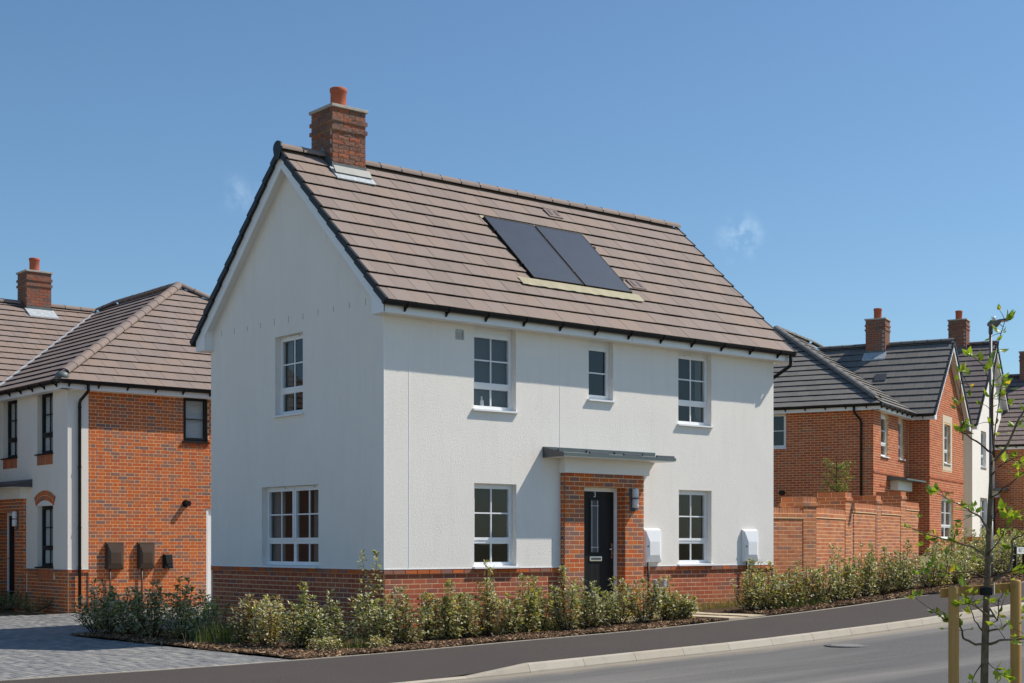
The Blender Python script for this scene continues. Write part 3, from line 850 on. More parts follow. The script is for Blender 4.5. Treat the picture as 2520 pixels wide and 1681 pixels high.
# path edging strip and the far-side footway where the photographer stands
kerb = empty('kerb', (0, 0, 0), 0, '', ''); del kerb['label']; del kerb['category']; kerb['kind'] = 'structure'
def kerb_stone(s0, s1, up0, up1, side=1, dbase=-2.0):
    """half-battered kerb stone; up = height above the channel at each end"""
    P_ = []
    for s, up in ((s0 + .003, up0), (s1 - .003, up1)):
        zc = zch(s); top = zc + up
        pf = [(0, -.12), (-.125 * side, -.12), (-.125 * side, min(.02, up * .5)), (-.085 * side, up - .014), (-.07 * side, up - .003), (-.05 * side, up), (0, up)]
        for d, z in pf:
            px, py, _ = frame(s, dbase + d); P_.append((px, py, zc + z))
    m = 7; f = [tuple(range(m)), tuple(reversed(range(m, 2 * m)))] + [(j, (j + 1) % m, m + (j + 1) % m, m + j) for j in range(m)]
    c = [sum(p[k] for p in P_) / len(P_) for k in range(3)]
    P_ = [tuple(p[k] - c[k] for k in range(3)) for p in P_]
    o = mesh_obj('kerb_stone', P_, f, 'kerb_concrete', kerb); o.location = c
s = DROP1
while s < 40: kerb_stone(s, s + .915, .115, .115); s += .915
kerb_stone(DROP0, DROP1, .03, .115)
s = DROP0
while s > -10: kerb_stone(s - .915, s, .03, .03); s -= .915
s = -20
while s < 30: kerb_stone(s, s + 1.83, .10, .10, -1, -8.75); s += 1.83
sheet('near_verge', 'ground_earth', sl_near, [-8.77, -10.8], lambda s, d: zch(s) + .098, kind='structure')
# concrete edging between beds and footpath
edg = MB()
for i in range(-60, 66):
    s0, s1 = i * .5, i * .5 + .497
    q = [frame(s0, 0.0), frame(s1, 0.0), frame(s1, .045), frame(s0, .045)]
    zz = [G(s0) + .012, G(s1) + .012, G(s1) + .012, G(s0) + .012]
    edg.hexa([(p[0], p[1], z - .12) for p, z in zip(q, zz)] + [(p[0], p[1], z) for p, z in zip(q, zz)])
edg.build('path_edging', 'kerb_concrete', None, kind='structure')

# beds: soil with a scatter of bark chips
def on_front_bed(X, Y): return -2.78 < X < 30 and -2.15 < Y < -.02
bed = MB(); bx = [-2.78 + i * .37 for i in range(30)]
def zbed(X, Y): return zg(X, Y) + .022 + .012 * math.sin(X * 3.1) * math.cos(Y * 2.7)
def bed_patch(x0, x1, y0, y1, nx, ny):
    k = len(bed.v)
    for i in range(nx + 1):
        for j in range(ny + 1):
            X_, Y_ = x0 + (x1 - x0) * i / nx, y0 + (y1 - y0) * j / ny; bed.v.append((X_, Y_, zbed(X_, Y_)))
    for i in range(nx):
        for j in range(ny):
            a = k + i * (ny + 1) + j; bed.f.append((a, a + ny + 1, a + ny + 2, a + 1))
bed_patch(-2.80, .02, -2.15, 5.0, 10, 20); bed_patch(.02, 5.25, -2.15, .05, 14, 7); bed_patch(5.25, 12.2, -2.15, .3, 20, 8)
bed.build('planting_bed', 'soil', None, True, kind='structure')
bed2 = MB(); vv = []
for i in range(26):
    s_ = 10 + i * .9
    for j in range(6):
        px, py, _ = frame(s_, .05 + j * .62); vv.append((px, py, G(s_) + .025))
bed2.add(vv, [(i * 6 + j, (i + 1) * 6 + j, (i + 1) * 6 + j + 1, i * 6 + j + 1) for i in range(25) for j in range(5)])
bed2.build('hedge_bed', 'soil', None, True, kind='structure')

# block-paved drive: blocks laid in stretcher bond, long side towards the houses
drive = mesh_obj('driveway', *(lambda m: (m.v, m.f))(MB().add(
    [(X_, Y_, zg(X_, Y_) - .008) for X_ in (-16, -12, -9, -6, -4, -2.78) for Y_ in (-2.16, 1, 4.8, 7, 9, 12, 16.5)],
    [(i * 7 + j, (i + 1) * 7 + j, (i + 1) * 7 + j + 1, i * 7 + j + 1) for i in range(5) for j in range(6)])
    .add([(X_, Y_, zg(X_, Y_) - .0085) for X_ in (-2.78, 0, 3, 7) for Y_ in (5.0, 8, 11.87)], [(i * 3 + j, (i + 1) * 3 + j, (i + 1) * 3 + j + 1, i * 3 + j + 1) for i in range(3) for j in range(2)])), 'jointing_sand', None, False, kind='structure')
blocks = []
bw, bl = .100, .200
i = 0; X_ = -15.5
while X_ < 1.0:
    Y_ = -2.15 + (0 if i % 2 else -.1)
    while Y_ < 12.0:
        cx, cy = X_ + bw / 2, Y_ + bl / 2
        inb = (cx < -2.84 and cy > -2.15) or (cy > 5.08 and cx < 1.0)
        if cx > -.2 and cy > 11.6: inb = False
        if -.85 < cx and cy > 11.75: inb = False
        if inb:
            pr = project((cx, cy, 0))
            if pr and pr[0] > -60: blocks.append((pr[2], X_, max(Y_, -2.15), min(bw, 1.0 - X_), bl))
        Y_ += bl
    X_ += bw; i += 1
blocks.sort()
def block_geo(w_, l_, e=.004):
    return ([(0, 0, -.02), (w_, 0, -.02), (w_, l_, -.02), (0, l_, -.02), (0, 0, -e), (w_, 0, -e), (w_, l_, -e), (0, l_, -e), (e, e, 0), (w_ - e, e, 0), (w_ - e, l_ - e, 0), (e, l_ - e, 0)],
            [(8, 9, 10, 11), (4, 5, 9, 8), (5, 6, 10, 9), (6, 7, 11, 10), (7, 4, 8, 11), (0, 1, 5, 4), (1, 2, 6, 5), (2, 3, 7, 6), (3, 0, 4, 7)])
bv, bf = block_geo(bw - .004, bl - .004)
bme = bpy.data.meshes.new('paving_block'); bme.from_pydata(bv, [], bf); bme.update(); bme.materials.append(MATS['paving_grey'])
rest = MB()
for k, (zz, X_, Y_, w_, l_) in enumerate(blocks):
    z_ = zg(X_ + .05, Y_ + .1) + random.uniform(-.0025, .0025)
    if k < 300:
        inst('paving_block', bme, Matrix.Translation((X_ + .002, Y_ + .002, z_)) @ Matrix.Rotation(random.uniform(-.008, .008), 4, 'X') @ Matrix.Rotation(random.uniform(-.008, .008), 4, 'Y'), drive)
    else: rest.add([(X_ + .002 + a, Y_ + .002 + b_, z_ + c) for a, b_, c in bv], bf)
rest.build('paving', 'paving_grey', drive, kind='stuff')

# paved path from the footway to the front door, in line with the porch
gp = empty('garden_path', (0, 0, 0), 0, '', ''); del gp['label']; del gp['category']; gp['kind'] = 'structure'
for i in range(3):
    y0 = -2.14 + i * .62
    for j in range(2):
        x0 = 5.28 + j * .46
        MB().box(x0, x0 + .452, y0, y0 + .612, zg(x0, y0) - .05, zg(x0, y0) + .05).build('paving_slab', 'slab_buff', gp)
for i in range(4):
    x0 = 4.06 + i * .30
    if i < 4: MB().box(x0, x0 + .295, -.86, -.28, zg(x0, -1) - .05, zg(x0, -1) + .052).build('paving_slab', 'slab_buff', gp)

# ------------------------------------------------------------------ the white detached house
L_, D_, DRIP, HEAD1 = 8.917, 5.388, 1.0, 4.82
PI_ = R(43.1); C_, S_ = math.cos(PI_), math.sin(PI_)
hr = empty('detached_house', (0, 0, 0), 0, 'white rendered two storey house with brown tiled gable roof, solar panels and black front door', 'house')
H = House(hr)
FR = F((0, 0, 0), (1, 0, 0), (0, -1, 0)); GB = F((0, 0, 0), (0, 1, 0), (-1, 0, 0)); RT = F((L_, 0, 0), (0, 1, 0), (1, 0, 0)); BK = F((0, D_, 0), (1, 0, 0), (0, 1, 0))
fw_ops = [(1.715, 2.58, 3.50, 4.84), (4.172, 4.74, 3.81, 4.84), (6.335, 7.197, 3.505, 4.84), (1.722, 2.589, 1.012, 2.345), (6.349, 7.20, 1.012, 2.35), (3.56, 5.35, -.3, 2.60)]
MB().holes(FR, 0, L_, DRIP, 4.84, fw_ops, 0, .12).build('front_wall', 'render_white', hr)
gops = [(2.296, 3.165, 3.50, 4.823), (1.823, 3.603, 1.012, 2.338)]
gw = MB().holes(GB, 0, D_, DRIP, 4.95, gops, 0, .12)
zap = 4.985 + (D_ / 2 + .33) * math.tan(PI_)
gw.quad(GB.pt(0, 0, 4.95), GB.pt(D_, 0, 4.95), GB.pt(D_, 0, 5.2), GB.pt(D_ / 2, 0, zap - .03), GB.pt(0, 0, 5.2)).build('gable_wall', 'render_white', hr)
MB().quad(RT.pt(0, 0, 0), RT.pt(D_, 0, 0), RT.pt(D_, 0, 5.2), RT.pt(D_ / 2, 0, zap - .03), RT.pt(0, 0, 5.2)).quad(BK.pt(0, 0, 0), BK.pt(L_, 0, 0), BK.pt(L_, 0, 5.0), BK.pt(0, 0, 5.0)).build('rear_wall', 'render_white', hr)
# corner and bell-cast beads
MB().fbox(FR, -.004, .010, -.006, .004, DRIP + .013, 4.84).build('corner_bead', 'upvc_white', hr); bd = MB(); bd.fbox(FR, 0, 3.54, .0005, .009, DRIP - .004, DRIP + .006); bd.build('render_bead', 'upvc_white', hr)
MB().fbox(FR, 5.37, L_, .0005, .009, DRIP - .004, DRIP + .006).build('render_bead', 'upvc_white', hr); MB().fbox(GB, .001, D_, .0005, .009, DRIP - .004, DRIP + .006).build('render_bead', 'upvc_white', hr)
for a in (.461, 3.526):
    MB().fbox(FR, a - .004, a + .004, -.01, .0035, DRIP + .02 if a < 1 else 2.98, 4.82).fbox(FR, a + .004, a + .0075, -.01, .001, DRIP + .02 if a < 1 else 2.98, 4.82).build('movement_joint', 'upvc_white', hr)
for i in range(11):   # slots for the tie straps across the gable
    MB().fbox(GB, .484 + i * .4516 - .005, .484 + i * .4516 + .005, -.01, .001, 5.03 + random.uniform(-.01, .01), 5.13 + random.uniform(-.01, .01)).build('strap_slot', 'lamp_grey', hr)
# plinth
pl = MB()
pl.holes(FR, 0.012, L_, -.25, DRIP - .004, [(3.56, 5.35, -.3, DRIP)], -.0272, 0); pl.holes(GB, 0.012, D_, -.25, DRIP - .004, [], -.0272, 0)
plinth = pl.build('plinth', 'mortar', hr)
H.brickwork(plinth, FR, .024, 3.54, -.2, DRIP - .075, 'brick_red', zref=DRIP, d=-.026); H.brickwork(plinth, FR, 5.36, L_ - .02, -.2, DRIP - .075, 'brick_red', zref=DRIP, d=-.026)
H.brickwork(plinth, GB, .024, D_ - .02, -.2, DRIP - .075, 'brick_red', zref=DRIP, d=-.026)
H.brickwork(plinth, FR, .0, 3.54, DRIP - .075, DRIP, 'brick_multi', zref=DRIP, d=.004, shift=.06); H.brickwork(plinth, FR, 5.36, L_, DRIP - .075, DRIP, 'brick_multi', zref=DRIP, d=.004)
H.brickwork(plinth, GB, .0, D_, DRIP - .075, DRIP, 'brick_multi', zref=DRIP, d=.004)
# porch surround: brick panel standing proud of the wall round the door
PF = F((0, -.10, 0), (1, 0, 0), (0, -1, 0)); door_op = (3.976, 4.928, -.3, 2.348)
pm = MB(); pm.holes(PF, 3.552, 5.36, -.2, 2.58, [door_op], -.0012, .20)
PS = F((3.54, -.10, 0), (0, 1, 0), (-1, 0, 0)); pm.holes(PS, .012, .11, -.2, 2.58, [], -.0012, 0)
PS2 = F((5.372, -.10, 0), (0, 1, 0), (1, 0, 0)); pm.holes(PS2, .012, .11, -.2, 2.58, [], -.0012, 0)
porch = pm.build('porch', 'mortar', hr)
H.brickwork(porch, PF, 3.54, 5.372, -.2, 2.57, 'brick_multi', ops=[door_op], zref=2.348)
H.brickwork(porch, PS, 0, .10, -.2, 2.57, 'brick_multi', zref=2.348, bond='header'); H.brickwork(porch, PS2, 0, .10, -.2, 2.57, 'brick_multi', zref=2.348, bond='header')
DR = F((4.928, -.10, 0), (0, 1, 0), (-1, 0, 0)); H.brickwork(porch, DR, .0, .20, -.2, 2.34, 'brick_multi', zref=2.348, d=.0012)
DLf = F((3.976, -.10, 0), (0, 1, 0), (1, 0, 0)); H.brickwork(porch, DLf, .0, .20, -.2, 2.34, 'brick_multi', zref=2.348, d=.0012)
# canopy
cn = MB(); cn.hexa([(3.17, -.50, 2.80), (5.73, -.50, 2.80), (5.73, 0, 2.80), (3.17, 0, 2.80), (3.17, -.50, 2.845), (5.73, -.50, 2.845), (5.73, 0, 2.90), (3.17, 0, 2.90)])
canopy = cn.build('canopy', 'gloss_white', hr)
bevel(MB().box(3.50, 5.45, -.165, 0, 2.56, 2.802).build('canopy_box', 'gloss_white', canopy), .004)
cr = MB(); cr.hexa([(3.155, -.515, 2.815), (5.745, -.515, 2.815), (5.745, -.004, 2.87), (3.155, -.004, 2.87), (3.155, -.515, 2.862), (5.745, -.515, 2.862), (5.745, -.004, 2.915), (3.155, -.004, 2.915)])
cr.build('canopy_roof', 'canopy_grey', canopy)
MB().box(3.15, 5.745, -.012, -.001, 2.80, 2.98).build('upstand', 'canopy_grey', canopy)
MB().hexa([(3.146, -.52, 2.80), (3.154, -.52, 2.80), (3.154, -.002, 2.80), (3.146, -.002, 2.80), (3.146, -.52, 2.865), (3.154, -.52, 2.865), (3.154, -.002, 2.975), (3.146, -.002, 2.975)]).build('end_flashing', 'steel_dark', canopy)
for x0 in (3.75, 4.52, 5.30):
    MB().hexa([(x0, -.505, 2.862), (x0 + .42, -.505, 2.862), (x0 + .42, -.46, 2.866), (x0, -.46, 2.866), (x0, -.50, 2.895), (x0 + .42, -.50, 2.895), (x0 + .42, -.47, 2.90), (x0, -.47, 2.90)]).build('lip', 'steel_dark', canopy)
for x0 in (3.47, 4.10, 4.75, 5.42): MB().box(x0, x0 + .02, -.04, -.012, 2.90, 2.955).build('clip', 'lamp_grey', canopy)
# front door
df = MB().ring(FR, 3.99, 4.916, -.2, 2.345, .068, -.165, -.085); dfo = df.build('door_frame', 'upvc_white', hr)
dl = MB().fbox(FR, 4.05, 4.852, -.15, -.108, .20, 2.275)
dl.ring(FR, 4.28, 4.535, 1.21, 2.16, .035, -.108, -.098); 
for k in range(1, 7): dl.fbox(FR, 4.05 + k * .115, 4.053 + k * .115, -.108, -.1068, .24, 1.15)
door = dl.build('front_door', 'door_black', hr)
MB().fbox(FR, 4.315, 4.50, -.112, -.1045, 1.245, 2.125).build('door_glass', 'blind_dark', door)
lm = MB()
for a in (4.338, 4.470): lm.fbox(FR, a, a + .007, -.105, -.1025, 1.245, 2.125)
for z in (1.325, 2.03): lm.fbox(FR, 4.315, 4.50, -.105, -.1022, z, z + .007)
lm.build('lead_line', 'sign_white', door)
bevel(MB().fbox(FR, 4.285, 4.565, -.108, -.088, 1.095, 1.175).build('letter_plate', 'chrome', door), .006)
MB().fbox(FR, 4.315, 4.535, -.088, -.084, 1.115, 1.155).build('letter_flap', 'steel_dark', door)
MB().fbox(FR, 4.785, 4.82, -.108, -.098, 1.14, 1.40).build('handle_plate', 'chrome', door)
MB().tube([FR.pt(4.803, -.10, 1.30), FR.pt(4.803, -.055, 1.30), FR.pt(4.70, -.05, 1.297)], .0095, 8).build('handle', 'chrome', door, smooth=True)
MB().box(3.98, 4.93, -.14, .12, .02, .20).build('door_step', 'concrete_cap', hr)
def text(body, M, size, mat, parent, name):
    c = bpy.data.curves.new(name, 'FONT'); c.body = body; c.size = size; c.extrude = .0012; c.align_x = 'CENTER'; c.align_y = 'CENTER'
    c.materials.append(MATS[mat]); tmp = bpy.data.objects.new(name, c); col.objects.link(tmp)
    me = bpy.data.meshes.new_from_object(tmp.evaluated_get(bpy.context.evaluated_depsgraph_get())); bpy.data.objects.remove(tmp)
    o = bpy.data.objects.new(name, me); col.objects.link(o)
    if parent: o.parent = parent
    o.matrix_local = M; return o
text('3', Matrix.Translation((4.41, .1055, 2.218)) @ Matrix.Rotation(R(90), 4, 'X'), .125, 'sign_white', door, 'door_number')
# lamp beside the door
lp = bevel(MB().box(5.03, 5.16, -.125, -.10, 1.945, 2.345).build('wall_lamp', 'lamp_grey', hr), .005)
for z0, z1 in ((2.005, 2.155), (2.175, 2.33)):
    MB().lathe([(.05, 0), (.056, .01), (.056, z1 - z0 - .01), (.05, z1 - z0)], (5.098, -.175, z0), 16).build('lamp_cover', 'lamp_lens', lp, smooth=True)
MB().box(5.045, 5.15, -.235, -.125, 2.158, 2.172).build('lamp_band', 'lamp_grey', lp); MB().box(5.06, 5.14, -.20, -.125, 1.952, 2.003).build('sensor', 'lamp_grey', lp)
# windows
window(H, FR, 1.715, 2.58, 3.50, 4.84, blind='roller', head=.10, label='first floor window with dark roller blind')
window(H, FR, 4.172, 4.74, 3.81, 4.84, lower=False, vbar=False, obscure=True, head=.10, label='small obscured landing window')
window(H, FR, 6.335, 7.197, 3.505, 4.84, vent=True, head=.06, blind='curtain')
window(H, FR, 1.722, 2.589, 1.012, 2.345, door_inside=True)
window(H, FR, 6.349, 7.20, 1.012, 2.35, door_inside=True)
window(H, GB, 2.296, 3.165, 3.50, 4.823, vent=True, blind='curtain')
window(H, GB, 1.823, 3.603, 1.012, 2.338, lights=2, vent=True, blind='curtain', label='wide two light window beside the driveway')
# things on the bathroom and bedroom sills
# meter cupboards
meter_box(H, FR, 5.45, 5.845, 1.063, 1.626, .09, 'upvc_white', 5.53, .1); meter_box(H, FR, 8.015, 8.415, 1.06, 1.63, .09, 'upvc_white', 8.11, .2, True)
va = MB().ring(FR, 1.354, 1.512, 4.575, 4.732, .022, 0.001, .012)
for k in range(9): va.add([FR.pt(1.376, .002, 4.60 + k * .0125), FR.pt(1.49, .002, 4.60 + k * .0125), FR.pt(1.49, .010, 4.594 + k * .0125), FR.pt(1.376, .010, 4.594 + k * .0125)], [(0, 1, 2, 3)])
va.build('air_vent', 'duct_grey', hr)
# eaves
ev = MB(); ev.box(-.17, L_ + .10, -.24, -.222, 4.82, 5.0)
MB().box(-.17, L_ + .10, D_ + .222, D_ + .24, 4.82, 5.0).build('fascia', 'upvc_white', hr)
fascia = bevel(ev.build('fascia', 'upvc_white', hr), .003)
MB().box(-.165, L_ + .095, -.2215, .0, 4.826, 4.832).build('soffit', 'soffit_white', hr)
MB().box(4.955, 4.958, -.2415, -.2405, 4.825, 4.99).build('fascia_joint', 'lamp_grey', fascia)
def deck(y): return 4.985 + (y + .33) * math.tan(PI_) if y < D_ / 2 else 4.985 + (D_ + .33 - y) * math.tan(PI_)
for xx, ex in ((-.172, .02), (L_ + .10, .02)):
    ym = D_ / 2
    for sgn in (0, 1):
        Y_ = (lambda q: q) if not sgn else (lambda q: D_ - q)
        pts = [(-.24, 4.818), (-.24, deck(-.24) - .015), (ym, deck(ym) - .015), (ym, deck(ym) - .295), (.075, deck(.075) - .295), (.075, 4.818)]
        pv = [Vector((xx, Y_(a), z)) for a, z in pts]
        bb = MB().add(pv + [p + Vector((ex, 0, 0)) for p in pv], [(0, 1, 4, 5), (1, 2, 3, 4), (6, 7, 10, 11), (7, 8, 9, 10)] + [(i, (i + 1) % 6, 6 + (i + 1) % 6, 6 + i) for i in range(6)])
        bb.build('bargeboard', 'upvc_white', hr)
        a = [Vector((min(xx, xx + ex) + .01 if xx < 0 else L_, Y_(q), deck(q) - .20)) for q in (.05, ym)]
        s2 = [p + Vector(((.17 if xx < 0 else .10), 0, 0)) for p in a]
        MB().quad(a[0], a[1], s2[1], s2[0]).build('verge_soffit', 'soffit_white', hr)
        MB().box(xx + .019, xx + .19, Y_(-.235) if not sgn else Y_(.10), Y_(.10) if not sgn else Y_(-.235), 4.816, 4.8255).build('box_end', 'soffit_white', hr)
        if xx < 0: MB().quad(*[Vector((x_, Y_(.076), z)) for x_, z in ((-.153, 4.82), (.0, 4.82), (.0, deck(.075) - .19), (-.153, deck(.075) - .19))]).build('box_return', 'upvc_white', hr)
gutter(H, (-.215, -.24, 5.005), (L_ + .24, -.24, 5.005), (0, -1, 0), first=.42, step=.775)
gutter(H, (-.215, D_ + .24, 5.005), (L_ + .24, D_ + .24, 5.005), (0, 1, 0), first=.3, step=.9)
downpipe(H, [(L_ + .14, -.30, 4.97), (L_ + .14, -.30, 4.80), (L_ + .16, -.27, 4.74), (L_ + .05, .12, 4.50), (L_ + .045, .16, 4.44), (L_ + .045, .16, .2)])
# roof
roof = MB().box(.02, L_ - .02, .13, D_ - .13, 4.9, 4.91).build('roof', 'underlay', hr)
SL = (D_ / 2 + .33) / C_
hol = [(.60, 1.335, 3.42, 9), (3.345, 5.70, 1.02, 3.12)]
H.slope(roof, (0, -.33, 4.985), (1, 0, 0), (0, C_, S_), [(-.20, 0), (9.085, 0), (9.085, SL), (-.20, SL)], 'tile_brown', holes=hol)
H.slope(roof, (0, D_ + .33, 4.985), (1, 0, 0), (0, -C_, S_), [(-.20, 0), (9.085, 0), (9.085, SL), (-.20, SL)], 'tile_brown')
H.finish_tiles(300)
RF = Vector((0, C_, S_)); RN = Vector((0, -S_, C_))
def rp(x, s, h=0.): return Vector((x, -.33, 4.985)) + RF * s + RN * h
zr = 4.985 + (D_ / 2 + .33) * math.tan(PI_)
ridge_run(roof, (-.235, D_ / 2, zr + .022), (.62, D_ / 2, zr + .022), .118, 'tile_brown', flat=.80)
ridge_run(roof, (1.30, D_ / 2, zr + .022), (9.11, D_ / 2, zr + .022), .118, 'tile_brown', flat=.80)
# plastic end cap of the ridge, over the barge apex
rc = MB(); rc.prism([(-.245, D_ / 2 + yy, zr + zz) for yy, zz in [(-.13, .03), (-.115, .085), (-.07, .13), (0, .148), (.07, .13), (.115, .085), (.13, .03), (.10, -.09), (.05, -.16), (-.05, -.16), (-.10, -.09)]], (.03, 0, 0))
rc.build('ridge_end_cap', 'anthracite', roof)
# dry verge units
for sgn in (0, 1):
    for xx in (-.228, 9.068):
        for k in range(12):
            s0 = -.03 + k * .351; s1 = s0 + .36
            pts = []
            for s_, h0, h1 in ((s0, .052, -.05), (s1, .022, -.07)):
                for x_ in (xx, xx + .045):
                    for h in (h1, h0):
                        p = rp(x_, s_, h); pts.append(p if not sgn else Vector((p.x, D_ - p.y, p.z)))
            MB().add(pts, [(0, 1, 5, 4), (2, 6, 7, 3), (1, 3, 7, 5), (0, 2, 3, 1), (4, 5, 7, 6), (0, 4, 6, 2)]).build('verge_unit', 'anthracite', roof)
# tile vents
for x0, s0 in ((5.25, 3.535), (5.865, 1.395)):
    vt = MB(); q = [rp(x0, s0, .058), rp(x0 + .33, s0, .058), rp(x0 + .33, s0 + .27, .050), rp(x0, s0 + .27, .050)]; vt.hexa([p - RN * .02 for p in q] + q)
    vo = vt.build('vent_tile', 'tile_mauve', roof)
    for k in (0, 1):
        y = x0 + .055 + k * .16; q = [rp(y, s0 + .06, .062), rp(y + .06, s0 + .06, .062), rp(y + .06, s0 + .23, .056), rp(y, s0 + .23, .056)]; MB().hexa([p - RN * .01 for p in q] + q).build('slot', 'brown_plastic', vo)
# solar panels let into the roof, on their flashing tray
tr = MB(); q = [rp(3.33, .99, .012), rp(5.76, .99, .012), rp(5.76, 3.10, .012), rp(3.33, 3.10, .012)]; tr.hexa([p - RN * .01 for p in q] + q)
tray = tr.build('panel_tray', 'lead_tan', roof)
ap = MB(); nx = 40; pv = []
for i in range(nx + 1):
    x = 3.02 + (5.83 - 3.02) * i / nx
    pv += [rp(x, .955 + .006 * math.sin(i * 2.1), .054 + .004 * math.sin(i * 1.3)), rp(x, 1.165, .054)]
ap.add(pv, [(2 * i, 2 * i + 2, 2 * i + 3, 2 * i + 1) for i in range(nx)]).build('lead_apron', 'lead_tan', tray)
q = [rp(3.33, 3.02, .035), rp(5.76, 3.02, .035), rp(5.76, 3.09, .042), rp(3.33, 3.09, .042)]; MB().hexa([p - RN * .02 for p in q] + q).build('head_flashing', 'lead_tan', tray)
for x0 in (3.375, 4.545):
    sp = MB(); q = [rp(x0, 1.185, .075), rp(x0 + 1.125, 1.185, .075), rp(x0 + 1.125, 3.01, .075), rp(x0, 3.01, .075)]; sp.hexa([p - RN * .045 for p in q] + q)
    so_ = bevel(sp.build('solar_panel', 'solar_glass', roof), .004)
    ln = MB()
    for k in range(1, 6): a = x0 + 1.125 * k / 6; ln.add([rp(a - .002, 1.2, .0757), rp(a + .002, 1.2, .0757), rp(a + .002, 2.995, .0757), rp(a - .002, 2.995, .0757)], [(0, 1, 2, 3)])
    for k in range(1, 20): a = 1.185 + 1.825 * k / 20; ln.add([rp(x0 + .012, a - .0012, .0757), rp(x0 + 1.113, a - .0012, .0757), rp(x0 + 1.113, a + .0012, .0757), rp(x0 + .012, a + .0012, .0757)], [(0, 1, 2, 3)])
    ln.build('cell_line', 'solar_line', so_)
    fr_ = MB()
    for (a, b_, c, d_) in ((x0 - .004, x0 + .014, 1.18, 3.015), (x0 + 1.111, x0 + 1.129, 1.18, 3.015)):
        q = [rp(a, c, .079), rp(b_, c, .079), rp(b_, d_, .079), rp(a, d_, .079)]; fr_.hexa([p - RN * .05 for p in q] + q)
    for (c, d_) in ((1.18, 1.196), (2.999, 3.015)):
        q = [rp(x0 + .014, c, .0785), rp(x0 + 1.111, c, .0785), rp(x0 + 1.111, d_, .0785), rp(x0 + .014, d_, .0785)]; fr_.hexa([p - RN * .05 for p in q] + q)
    fr_.build('panel_frame', 'plastic_black', so_)
for x0 in (3.35, 4.512, 5.68):
    for s_ in (1.55, 2.55):
        q = [rp(x0, s_, .088), rp(x0 + .035, s_, .088), rp(x0 + .035, s_ + .05, .088), rp(x0, s_ + .05, .088)]; MB().hexa([p - RN * .06 for p in q] + q).build('clamp', 'plastic_black', tray)
# chimney
ch = chimney(H, .636, 1.288, 2.40, 3.057, 7.3, 8.62, 'brick_stock', pot=.138)
zf_ = deck(2.40)
MB().hexa([(.62, 2.385, zf_ - .02), (1.305, 2.385, zf_ - .02), (1.305, 2.41, zf_ - .02), (.62, 2.41, zf_ - .02), (.62, 2.390, zf_ + .155), (1.305, 2.390, zf_ + .155), (1.305, 2.41, zf_ + .155), (.62, 2.41, zf_ + .155)]).build('front_flashing', 'lead_grey', ch)
q = [rp(.58, 3.46, .056), rp(1.345, 3.46, .056), rp(1.345, 3.80, .06), rp(.58, 3.80, .06)]; MB().hexa([p - RN * .02 for p in q] + q).build('apron', 'lead_bright', ch)
q = [rp(.60, 3.60, .082), rp(1.32, 3.60, .082), rp(1.32, 3.75, .12), rp(.60, 3.75, .12)]; MB().hexa([p - RN * .02 for p in q] + q).build('apron_dressing', 'lead_grey', ch)
for xx in (.622, 1.289):
    MB().prism([(xx, 2.39, zf_), (xx, D_ / 2, zr + .02), (xx, D_ / 2 + .36, deck(D_ / 2 + .36)), (xx, D_ / 2 + .36, deck(D_ / 2 + .36) + .15), (xx, D_ / 2, zr + .20), (xx, 2.39, zf_ + .16)], (.013, 0, 0)).build('side_flashing', 'lead_grey', ch)
H.finish_bricks(300)
# bottles on the bathroom sill
def bottle(x, y, z, r, h, mat, label):
    o = MB().lathe([(r, 0), (r, h * .62), (r * .85, h * .72), (r * .38, h * .8), (r * .38, h * .92), (r * .45, h * .93), (r * .45, h)], (0, 0, 0), 12).build('bottle', mat, None, True)
    o.location = (x, y, z); return tag(o, label, 'bottle')
MB().box(1.70, 2.60, .165, .30, 3.49, 3.53).build('window_board', 'upvc_white', hr); MB().box(6.33, 7.20, .165, .30, 3.49, 3.53).build('window_board', 'upvc_white', hr)
bottle(2.02, .185, 3.53, .034, .21, 'blind_white', 'white bottle on the sill of the first floor window nearest the gable')
bottle(6.94, .21, 3.53, .045, .30, 'plastic_black', 'dark bottle on the sill of the first floor window nearest the downpipe')
# grey service ducts standing against the plinth
for k, (x0, lb) in enumerate(((5.64, 'grey capped service duct against the plinth, the one nearer the porch'), (5.845, 'grey capped service duct against the plinth, the one farther from the porch'))):
    o = empty('service_duct', (x0, -.12, zg(x0, -.12)), 0, lb, 'duct', 'service ducts by the porch')
    z_ = .62 - .0 * k
    MB().tube([(0, 0, -.1), (0, 0, z_ - .16)], .028, 10).build('pipe', 'duct_grey', o, smooth=True)
    bevel(MB().box(-.045, .045, -.05, .05, z_ - .17, z_).build('cap', 'duct_grey', o), .02, 3)

# ------------------------------------------------------------------ house on the left: brick side, rendered front, hipped roof
lr = empty('hipped_house', (0, 0, 0), 0, 'house at left with orange brick side wall, grey framed windows and hipped brown roof', 'house')
HL = House(lr)
XL, YL, ZD = .09, 11.91, .845
LS = F((0, YL, 0), (1, 0, 0), (0, -1, 0)); LF = F((XL, 0, 0), (0, 1, 0), (-1, 0, 0))
side_ops = [(2.785, 3.40, 3.69, 4.72), (3.355, 4.30, -.3, 2.22)]
ws = MB(); ws.holes(LS, .55, 5.6, -.3, 4.70, side_ops, -.0012, .12); ws.quad(LS.pt(5.6, -.0012, -.3), LS.pt(9.43, -.0012, -.3), LS.pt(9.43, -.0012, 4.7), LS.pt(5.6, -.0012, 4.7))
sw = ws.build('side_wall', 'mortar', lr)
HL.brickwork(sw, LS, .552, 5.6, -.25, 4.68, 'brick_multi', ops=side_ops, bond='flemish', zref=ZD, shift=.0)
HL.brickwork(sw, LS, 2.76, 3.43, 3.60, 3.675, 'brick_multi', zref=3.60, d=.006, bond='header')
